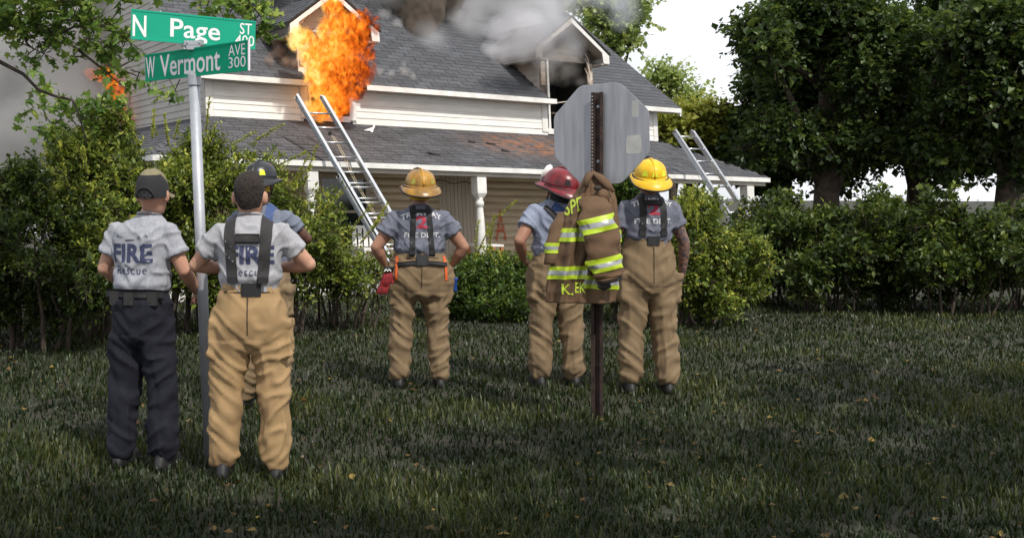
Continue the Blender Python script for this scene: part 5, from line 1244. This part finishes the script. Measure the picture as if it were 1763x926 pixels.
# trees behind the house
G2 = 'trees behind the house'
tree('tall airy tree against the white sky, right of the smoking dormer', (pt(1030, 300, 40).x, 40, 0), pt(1070, -20, 40), [blob(1085, 10, 40, 45, 28), blob(1060, 45, 40, 40, 26), blob(1092, 70, 40, 26, 14), blob(1040, 15, 40, 34, 30), blob(1040, 80, 40, 36, 22), blob(1095, 38, 40, 20, 10), blob(1000, 10, 41, 30, 26)], 620, .17, 'far', group=G2, r0=.22)
tree('small feathery tree right of the roof corner, behind the porch end', (pt(1160, 300, 34).x, 34, 0), pt(1150, 120, 34), [blob(1150, 135, 34, 30, 22), blob(1185, 165, 34, 28, 24), blob(1130, 125, 34, 18, 14), blob(1180, 190, 34, 34, 18)], 420, .115, 'far', group=G2, r0=.12)
tree('yellow green tree mass low behind the porch end', (pt(1190, 300, 31).x, 31, 0), pt(1190, 190, 31), [blob(1160, 225, 31, 45, 36), blob(1200, 215, 31, 45, 36), blob(1180, 262, 31, 60, 30), blob(1240, 235, 31, 50, 50)], 2600, .12, 'far_yellow', group=G2, r0=.15)
for (u, d, hw, vt, lab) in ((1350, 30, 85, 110, 'broad dark tree standing right of the yellow green tree'), (1420, 27, 110, -20, 'tall dark oak right of the house, second from its porch end'), (1580, 29, 120, -30, 'dark round oak between the tall oak and the rightmost tree'), (1730, 25, 120, -10, 'rightmost dark oak at the edge of the woods')):
    bl = [blob(u, (vt + 300) / 2 - 40, d, hw, (300 - vt) / 2.6)]
    for k in range(9): bl.append(blob(u + random.uniform(-1, 1) * hw, random.uniform(vt + 30, 300), d + random.uniform(-1.5, 1), hw * .5, hw * .42))
    tree(lab, (pt(u, 300, d).x, d, 0), pt(u, vt, d), bl, 4600, .125, 'wood', group='dark oaks right of the house', r0=.3, per=9, spread=.45)
for i, (u, d) in enumerate(((1320, 17), (1430, 16), (1545, 16.5), (1660, 15.5), (1770, 16))):
    shrub('dark rounded shrub in the bank right of the house, number %s from the left' % ('one', 'two', 'three', 'four', 'five')[i] if False else ['dark rounded shrub under the broad dark tree, right of the glossy shrub', 'dark rounded shrub under the tall oak', 'dark rounded shrub below the gap between the oaks', 'dark rounded shrub under the rightmost oak', 'dark shrub at the far right end of the bank'][i], [blob(u, 410, d, 75, 70), blob(u - 40, 450, d - .3, 60, 60), blob(u + 40, 440, d - .2, 60, 70)], 2000, .075, 'bush_dark', name='shrub', group='dark shrubs in the bank at the right')
tree('hazy grey green tree at the left, behind the smoke', (pt(20, 300, 46).x, 46, 0), pt(20, 40, 46), [blob(20, 110, 46, 60, 60), blob(-50, 90, 46, 70, 70), blob(60, 60, 47, 40, 50)], 1100, .26, 'far', group='trees behind the smoke', r0=.2)
# oak out of view behind the camera, added to dapple and darken the foreground
random.seed(33)
tree('unseen oak overhead beside the camera, added to throw dappled shade on the corner', (7.5, -5.5, 0), (4.5, -2.5, 9), [(Vector((2.6, -2.2, 8.2)), (3.0, 2.4, 1.3)), (Vector((5.6, -.8, 8.6)), (3.2, 2.6, 1.5)), (Vector((-.6, -1.6, 9.0)), (2.6, 2.0, 1.2)), (Vector((8.5, 1.5, 8.4)), (2.8, 2.4, 1.4)), (Vector((1.5, -4.8, 8.6)), (3.2, 2.0, 1.4)), (Vector((10.5, -1.5, 8.8)), (3, 2.4, 1.4)), (Vector((5, -4.5, 8.6)), (3, 2.4, 1.4))], 2300, .20, 'wood', r0=.35, per=9, spread=.5)

# ------------------------------------------------------------------ fire and smoke: real volumes
def vol_mat(name, blobs, kind, scale, thr, soft, dens, col=(.8, .8, .8), gain=1.5, an=.1, warp=.35, step=.3, heat=None, stretch=(1, 1, 1), detail=6):
    """gas whose density is a union of balls eroded by warped noise; flames glow, smoke scatters"""
    m = bpy.data.materials.new(name); m.use_nodes = True
    n, l = m.node_tree.nodes, m.node_tree.links; n.remove(n["Principled BSDF"])
    def math_(op, a, b, c=None):
        q = n.new("ShaderNodeMath"); q.operation = op
        for i, x in enumerate((a, b, c)):
            if x is None: continue
            if isinstance(x, (int, float)): q.inputs[i].default_value = x
            else: l.new(x, q.inputs[i])
        return q.outputs[0]
    t = n.new("ShaderNodeTexCoord"); mp = n.new("ShaderNodeMapping"); mp.inputs['Scale'].default_value = stretch; l.new(t.outputs['Object'], mp.inputs[0])
    def noise_(vec, sc, det, rough=.6):
        q = n.new("ShaderNodeTexNoise"); q.inputs['Scale'].default_value = sc; q.inputs['Detail'].default_value = det; q.inputs['Roughness'].default_value = rough; l.new(vec, q.inputs['Vector']); return q
    w = noise_(mp.outputs[0], scale * .6, 3); c = n.new("ShaderNodeVectorMath"); c.operation = 'SUBTRACT'; c.inputs[1].default_value = (.5, .5, .5); l.new(w.outputs['Color'], c.inputs[0])
    a = n.new("ShaderNodeVectorMath"); a.operation = 'MULTIPLY_ADD'; a.inputs[1].default_value = (warp,) * 3; l.new(c.outputs[0], a.inputs[0]); l.new(mp.outputs[0], a.inputs[2]); v2 = a.outputs[0]
    nz = noise_(v2, scale, detail, .6).outputs['Fac']
    f = None
    for (p, r) in blobs:
        d = n.new("ShaderNodeVectorMath"); d.operation = 'DISTANCE'; d.inputs[1].default_value = p; l.new(t.outputs['Object'], d.inputs[0])
        x = math_('MULTIPLY_ADD', d.outputs['Value'], -1 / r, 1.0); f = x if f is None else math_('SMOOTH_MAX', f, x, .4)
    mr = n.new("ShaderNodeMapRange"); mr.interpolation_type = 'SMOOTHSTEP'; mr.inputs['From Min'].default_value = thr; mr.inputs['From Max'].default_value = thr + soft
    l.new(math_('MULTIPLY_ADD', nz, gain, f), mr.inputs['Value']); dn = math_('MULTIPLY', mr.outputs[0], dens)
    if kind == 'smoke':
        v = n.new("ShaderNodeVolumePrincipled"); v.inputs['Color'].default_value = col + (1,); v.inputs['Anisotropy'].default_value = an; l.new(dn, v.inputs['Density']); out = v.outputs[0]
    else:
        b = noise_(v2, scale * 1.9, 7, .65).outputs['Fac']; g = noise_(v2, scale * .55, 3).outputs['Fac']
        fil = math_('MAXIMUM', math_('SUBTRACT', 1.0, math_('MULTIPLY', math_('ABSOLUTE', math_('SUBTRACT', b, .5), 0), 8.0)), 0.0)
        sx = n.new("ShaderNodeSeparateXYZ"); l.new(t.outputs['Object'], sx.inputs[0])
        x = math_('MULTIPLY_ADD', b, 3.1, heat[0]); x = math_('MULTIPLY_ADD', g, 1.3, x); x = math_('MULTIPLY_ADD', sx.outputs[0], heat[1], x); x = math_('MULTIPLY_ADD', sx.outputs[2], heat[2], x); x = math_('MULTIPLY_ADD', fil, .14, x)
        r = n.new("ShaderNodeValToRGB"); e = r.color_ramp.elements; l.new(x, r.inputs[0])
        e[0].position = .0; e[0].color = (.02, .004, .002, 1); e[1].position = 1; e[1].color = (1.0, .74, .27, 1)
        for p_, k_ in ((.20, (.13, .018, .003, 1)), (.36, (.60, .085, .006, 1)), (.54, (1.0, .20, .012, 1)), (.72, (1.0, .37, .032, 1)), (.87, (1.0, .55, .09, 1))): k = e.new(p_); k.color = k_
        em = n.new("ShaderNodeEmission"); l.new(r.outputs[0], em.inputs['Color']); l.new(math_('MULTIPLY', dn, heat[3]), em.inputs['Strength'])
        ab = n.new("ShaderNodeVolumeAbsorption"); ab.inputs['Color'].default_value = (0, 0, 0, 1); l.new(dn, ab.inputs['Density'])
        ad = n.new("ShaderNodeAddShader"); l.new(em.outputs[0], ad.inputs[0]); l.new(ab.outputs[0], ad.inputs[1]); out = ad.outputs[0]
    l.new(out, n["Material Output"].inputs['Volume'])
    m.cycles.volume_step_rate = step
    return m
def gas(name, blobs, matargs, parent=None, label=None, grow=1.0, vox=.06, **kw):
    """one closed envelope round the balls, filled with gas"""
    mb = MB(); o_ = world_loc(parent) if parent else sum((b[0] for b in blobs), Vector()) / len(blobs)
    for c, r in blobs: mb.ell(c - o_, (r * grow,) * 3, 14, 9)
    me = remeshed(mb, vox, 3)
    m = vol_mat('gas_of_' + name, [(tuple(c - o_), r) for c, r in blobs], *matargs, **kw)
    me.materials.append(m); me.name = name; o = bpy.data.objects.new(name, me); COL.objects.link(o)
    if parent: o.parent = parent
    else: o.location = o_; tag(o, label, 'smoke', None, 'stuff')
    return o
def onroof(u, v, lift):
    for i in range(400):
        t = TE + i * .012; s_, h_ = pix(u, v, t)
        if h_ <= roof_h(t): break
    return W(s_, t, h_) + (-HN * .5 + Vector((0, 0, 1))) * lift
def fb(u, v, t, r):
    s_, h_ = pix(u, v, t); c = W(s_, t, h_); return (c, r / FPX * c.y)
fire = empty('flames', W(-2.18, 1.3, 3.9), 'big orange flames roaring out of the left dormer window', 'fire')
core = [fb(550, 186, 1.5, 30), fb(582, 184, 1.5, 30), fb(566, 160, 1.2, 38), fb(592, 150, .95, 36), fb(552, 135, 1.0, 34), fb(562, 112, .85, 42), fb(600, 118, .8, 38), fb(540, 92, .8, 33), fb(516, 66, .85, 27), fb(578, 76, .7, 46), fb(608, 76, .75, 40), fb(624, 46, .75, 34), fb(578, 42, .7, 34), fb(574, 8, .85, 24), fb(622, 122, .75, 30), fb(632, 92, .75, 20), fb(612, 162, .9, 20)]
gas('flame', core, ('fire', 6.6, 1.66, .95, 20), fire, grow=1.0, vox=.03, heat=(-1.80, -.58, .10, 1.3), warp=.26, step=.12, gain=3.1, stretch=(1, 1, .72), detail=9)
lm_ = bpy.data.lights.new('fire_light', 'POINT'); lm_.energy = 90; lm_.color = (1, .42, .1); lm_.shadow_soft_size = .5
lo_ = bpy.data.objects.new('fire_light', lm_); COL.objects.link(lo_); lo_.location = W(-2.2, .5, 4.3)
f2 = empty('flames', W(SL - .2, 7.4, 4.2), 'small red flames licking from the side window behind the maple leaves', 'fire')
def fs_(u, v, r):
    best = None
    for i in range(400):
        t_ = 3 + i * .03; c = W(SL - .22, t_, 4); uu = UPX + FPX * c.x / c.y
        if best is None or abs(uu - u) < best[0]: best = (abs(uu - u), t_, c.y)
    z = EYE + (VPX - v) / FPX * best[2]; c = W(SL - .22, best[1], z + SAG * SL); return (c, r / FPX * c.y)
gas('flame', [fs_(158, 128, 14), fs_(178, 130, 18), fs_(194, 142, 20), fs_(204, 158, 16), fs_(206, 185, 16), fs_(210, 208, 16), fs_(194, 172, 16)], ('fire', 4.5, 1.30, .4, 8), f2, grow=1.0, vox=.04, heat=(-1.95, 0, 0, 1.0), warp=.3, step=.3, gain=2.3, detail=7)
# smoke
def rf(u, v, r, lift=.2): c = onroof(u, v, lift); return (c, r / FPX * c.y)
gas('smoke_plume', [rf(722, 56, 30, .06), rf(718, 40, 46, .2), rf(708, 22, 60, .35), rf(742, 20, 54, .35), rf(690, 0, 72, .5), rf(755, 0, 62, .5), rf(670, -30, 90, .7), rf(745, -35, 90, .7), rf(700, -80, 110, 1.0)], ('smoke', 2.6, 1.12, .8, 28), label='dark brown smoke plume boiling out of the hole in the roof', col=(.30, .25, .21), vox=.08, gain=2.4, step=.5, warp=.4)
gas('smoke_plume', [rf(772, 40, 26, .15), rf(785, 12, 40, .35), rf(815, -15, 60, .6), rf(660, 34, 16, .12), rf(684, 50, 14, .1), rf(650, 10, 26, .3), rf(630, -10, 44, .5)], ('smoke', 2.0, 1.22, 1.3, 6), label='pale smoke edging both sides of the dark plume', col=(.86, .84, .83), vox=.08, gain=2.4, step=.5, warp=.4)
gas('smoke_plume', [rf(400, -5, 40, .4), rf(440, 10, 46, .5), rf(478, 12, 50, .8), rf(515, 4, 44, 1.0), rf(470, -30, 70, .9), rf(545, -30, 44, 1.0), rf(620, -12, 44, .8)], ('smoke', 1.6, 1.0, 1.2, 9), label='grey brown smoke curling over the burning dormer', col=(.68, .62, .56), vox=.08, gain=2.2, step=.5)
gas('smoke_plume', [rf(842, 98, 22, .12), rf(848, 72, 34, .2), rf(880, 62, 44, .3), rf(905, 84, 30, .5), rf(925, 66, 36, .6), rf(875, 22, 60, .4), rf(930, 20, 60, .5), rf(820, 30, 40, .25), rf(975, 10, 60, .8), rf(905, -40, 90, .8), rf(945, 50, 30, .75), rf(800, 10, 60, .35), rf(860, 0, 80, .5), fb(900, 82, 1.0, 34), fb(868, 92, 1.1, 28), fb(930, 66, .9, 38), fb(955, 45, .95, 30), fb(915, 50, .9, 40)], ('smoke', 1.7, .76, 1.6, 6), label='pale smoke bank over the roof left of the right dormer', col=(.90, .90, .93), vox=.09, gain=1.7, step=.5)
gas('smoke_plume', [fb(950, 125, 1.35, 24), fb(975, 120, 1.3, 34), fb(1000, 140, 1.4, 20), fb(960, 95, 1.15, 30), fb(935, 85, 1.05, 28), fb(985, 95, 1.2, 26), fb(930, 110, 1.3, 22)], ('smoke', 2.6, 1.1, 1.6, 4.0), label='thin smoke seeping from the right dormer window', col=(.72, .68, .64), vox=.06, gain=1.9, step=.5)
gas('smoke_plume', [rf(1010, 20, 60, 1.2), (onroof(1000, 30, .3) + Vector((1.6, 3, .6)), .9), (onroof(1000, 30, .3) + Vector((.9, 2, 1.2)), 1.0)], ('smoke', 1.0, 1.1, .9, 1.2), label='faint smoke haze trailing from the ridge towards the airy tree', col=(.84, .86, .90), vox=.1, gain=2.2, step=.8)
gas('smoke_plume', [rf(660, 20, 50, .5), rf(780, 25, 50, .4), rf(820, 0, 70, .5), rf(800, 60, 40, .25), rf(860, 30, 80, .5), rf(920, 0, 90, .7), rf(960, 25, 70, .9), fb(960, 40, .8, 50), fb(900, 60, .8, 50), fb(985, 80, .9, 30), fb(940, 100, 1.0, 30), rf(740, 80, 40, .15)], ('smoke', 1.2, .42, 1.8, 2.2), label='thin white smoke veil drifting along the ridge from the plume to the right dormer', col=(.92, .92, .94), vox=.1, gain=1.2, step=.7)
gas('smoke_puff', [rf(462, 112, 16, .1), rf(478, 104, 18, .14), rf(490, 118, 16, .1), rf(470, 92, 14, .2), rf(505, 122, 16, .12), rf(500, 90, 34, .3), rf(492, 66, 26, .3), rf(515, 105, 26, .25)], ('smoke', 5, 1.30, 1.1, 9), label='tan smoke puffs at the eave left of the flames', col=(.60, .47, .38), vox=.03, gain=2.4, step=.4)
gas('smoke_puff', [rf(652, 130, 14, .06), rf(672, 134, 12, .05), rf(694, 130, 14, .06), rf(710, 136, 10, .05), rf(695, 118, 9, .08)], ('smoke', 6, 1.32, 1.1, 8), label='small pale smoke wisps at the eave right of the flames', col=(.76, .74, .72), vox=.03, gain=2.4, step=.4)
gas('smoke_bank', [(pt(100, 70, 25), 2.0), (pt(60, 150, 26), 2.2), (pt(110, 190, 24), 1.5), (pt(20, 60, 28), 2.6), (pt(0, 180, 27), 2.4), (pt(30, 240, 25), 1.5), (pt(140, -20, 27), 2.4), (pt(-70, 120, 28), 3.0), (pt(170, 30, 25), 1.4)], ('smoke', .7, .85, .8, 1.0), label='bank of grey smoke hanging over the left end of the house', col=(.74, .73, .72), vox=.2, gain=1.8, step=.8)
# neighbouring house far left, behind the smoke
nh = empty('neighbour_house', (-16.5, 42, 0), 'pale neighbouring house at the far left, veiled by smoke', 'house')
mb = MB(); mb.box((-24, 40, 0), (-13.4, 50, 4.7)); mb.build('wall', M['siding'], nh)
for k in range(30):
    mb = MB(); mb.hexa([Vector(q) for q in ((-24, 39.96, .25 + k * .148), (-13.4, 39.96, .25 + k * .148), (-13.4, 39.995, .25 + k * .148), (-24, 39.995, .25 + k * .148), (-24, 39.985, .38 + k * .148), (-13.4, 39.985, .38 + k * .148), (-13.4, 39.995, .38 + k * .148), (-24, 39.995, .38 + k * .148))]); mb.build('clapboard', M['siding'], nh)
mb = MB(); mb.prism([(-24.5, 39.4, 4.7), (-24.5, 50.6, 4.7), (-24.5, 45, 7.6)], (11.5, 0, 0)); mb.build('roof', M['shingle'], nh)
mb = MB(); mb.box((-24.5, 39.34, 4.62), (-13.0, 39.4, 4.8)); mb.build('gutter', M['trim'], nh)
mb = MB(); mb.box((-15.9, 39.93, 1.6), (-14.9, 39.99, 3.1)); w_ = mb.build('window', M['glass'], nh); mb = MB(); mb.box((-16.0, 39.91, 1.5), (-14.8, 39.94, 1.6)); mb.build('sill', M['trim'], w_)

# ------------------------------------------------------------------ debris on the porch roof, things on the porch
def on_porch_roof(u, v):
    for i in range(200):
        t = i * .008; s_, h_ = pix(u, v, t)
        if h_ <= porch_h(t): break
    return s_, t
s_, t_ = on_porch_roof(637, 228)
mb = MB(); P = lambda a, b, c: W(s_ + a, t_ + b, porch_h(t_ + b) + c)
mb.prism([P(-.12, 0, .03), P(.0, -.05, .04), P(.13, .02, .10), P(.04, .06, .05)], (0, 0, .004)); mb.prism([P(-.02, -.06, .03), P(.02, -.07, .03), P(.13, .03, .13), P(.10, .03, .13)], (0, .01, .004)); o = mb.build('paper_scrap', M['trim']); o_ = o
for v in o.data.vertices: v.co -= W(s_, t_, 3)
o.location = W(s_, t_, 3); tag(o, 'crumpled white scrap lying on the porch roof right of the ladder', 'debris')
random.seed(2)
for (u, v) in ((748, 268), (740, 266), (845, 250), (812, 247), (870, 262)):
    s_, t_ = on_porch_roof(u, v); mb = MB(); a = random.uniform(-.3, .3); L_ = random.uniform(.05, .11)
    mb.hexa([P(-L_, -.02 + a * .1, .022), P(L_, -.03 - a * .1, .022), P(L_, .02 - a * .1, .026), P(-L_, .015 + a * .1, .026), P(-L_, -.015, .05), P(L_, -.02, .034), P(L_, .0, .036), P(-L_, .01, .045)])
    for q in range(len(mb.v)): mb.v[q] -= W(s_, t_, 2.6)
    o = mb.build('charred_scrap', M['dark'], None); o.location = W(s_, t_, 2.6); tag(o, {748: 'largest charred scrap on the porch roof above the amber helmet', 740: 'small charred scrap touching the largest scrap on the porch roof', 845: 'black stick at the edge of the rusty dust patch', 812: 'black scrap left of the rusty dust patch', 870: 'black scrap below the rusty dust patch'}[u], 'debris', 'charred scraps on the porch roof')
bt = empty('small_table', W(.78, 1.0, FL), 'small white topped table with orange legs on the porch behind the middle man', 'table')
M['orange_wood'] = mat('orange_wood', (.42, .16, .04), .6, scale=6)
mb = MB(); mb.box((.45, .75, .72), (1.02, 1.2, .76), W); mb.build('tabletop', M['trim'], bt)
for a, b in ((.48, .78), (.98, .78), (.48, 1.16), (.98, 1.16), (.78, .78)):
    mb = MB(); mb.box((a - .025, b - .025, FL + .002), (a + .025, b + .025, .72), W); mb.build('leg', M['orange_wood'], bt)
ch = empty('plastic_chair', W(-1.9, .75, FL), 'white plastic chair on the porch behind the ladder foot', 'chair')
mb = MB(); mb.box((-2.15, .55, .66), (-1.7, 1.0, .70), W); mb.build('seat', M['trim'], ch)
for k in range(4): mb = MB(); mb.box((-2.14 + .115 * k, .98, .72), (-2.06 + .115 * k, 1.0, 1.05), W); mb.build('back_slat', M['trim'], ch)
mb = MB(); mb.box((-2.16, .97, 1.05), (-1.69, 1.01, 1.10), W); mb.build('backrest', M['trim'], ch)
for a, b in ((-2.13, .58), (-1.72, .58), (-2.13, .97), (-1.72, .97)): mb = MB(); mb.box((a - .02, b - .02, FL + .002), (a + .02, b + .02, .66), W); mb.build('leg', M['trim'], ch)

# ------------------------------------------------------------------ ground
def sheet(name, pts, z, m):
    mb = MB(); mb.add([(x, y, z) for x, y in pts], [tuple(range(len(pts)))]); return structure(mb.build(name, m))
sheet('ground', [(-400, -60), (400, -60), (400, 900), (-400, 900)], 0, M['soil'])
sheet('road', [(-60, -12), (60, -12), (60, 3.6), (-60, 3.6)], .006, M['asphalt'])
# rough uncut grass on the verge where everybody stands
LM['grass'] = leaf_mat('verge_grass', srgb(26, 36, 16), srgb(42, 55, 23), srgb(90, 92, 48), .3)
random.seed(12); g = MB(); g.a['tone'] = []
for k in range(120000):
    y = 4.6 + 13.5 * random.random() ** 1.55; x = random.uniform(-.345 * y - .3, .66 * y + .4)
    n_ = noise.noise(Vector((x * .9, y * .9, 0))); n2 = noise.noise(Vector((x * 3.1, y * 3.1, 4)))
    if n2 + .5 * n_ < -.3 and random.random() < .45: continue
    h = (.034 + .04 * max(0, n_ + .3) + .03 * random.random() ** 2) * random.uniform(.6, 1.3) * (1.6 if random.random() < .03 else 1)
    a = random.uniform(0, 6.28); w = .0026 + .0005 * y; dx, dy = math.cos(a), math.sin(a); l_ = random.uniform(.2, .8) * h; px, py = -dy * w, dx * w
    g.add([(x - px, y - py, 0), (x + px, y + py, 0), (x + dx * l_ * .4 + px * .7, y + dy * l_ * .4 + py * .7, h * .6), (x + dx * l_ * .4 - px * .7, y + dy * l_ * .4 - py * .7, h * .6), (x + dx * l_, y + dy * l_, h * .9)], [(0, 1, 2, 3), (3, 2, 4)])
    g.a['tone'] += [min(1, max(0, .4 + .5 * n_ + random.gauss(0, .2)))] * 2
o = g.build('grass', LM['grass']); tag(o, 'rough uncut grass on the verge under the firefighters', 'grass', None, 'stuff')
g = MB(); g.a['tone'] = []
for k in range(420):
    y = 4.8 + 9 * random.random() ** 1.4; x = random.uniform(-.345 * y, .66 * y); s_ = random.uniform(.02, .05); dr = Vector((random.gauss(0, 1), random.gauss(0, 1), random.uniform(-.1, .3))).normalized()
    add_leaf(g, Vector((x, y, random.uniform(.01, .05))), dr, (Vector((0, 0, 1)) + rv(.4)).normalized(), s_ * 1.3, 'wide')
LM['litter'] = leaf_mat('fallen_leaf', srgb(70, 54, 34), srgb(104, 80, 46), srgb(136, 118, 60), .1)
o = g.build('fallen_leaves', LM['litter']); tag(o, 'brown fallen leaves scattered in the verge grass', 'leaves', None, 'stuff')
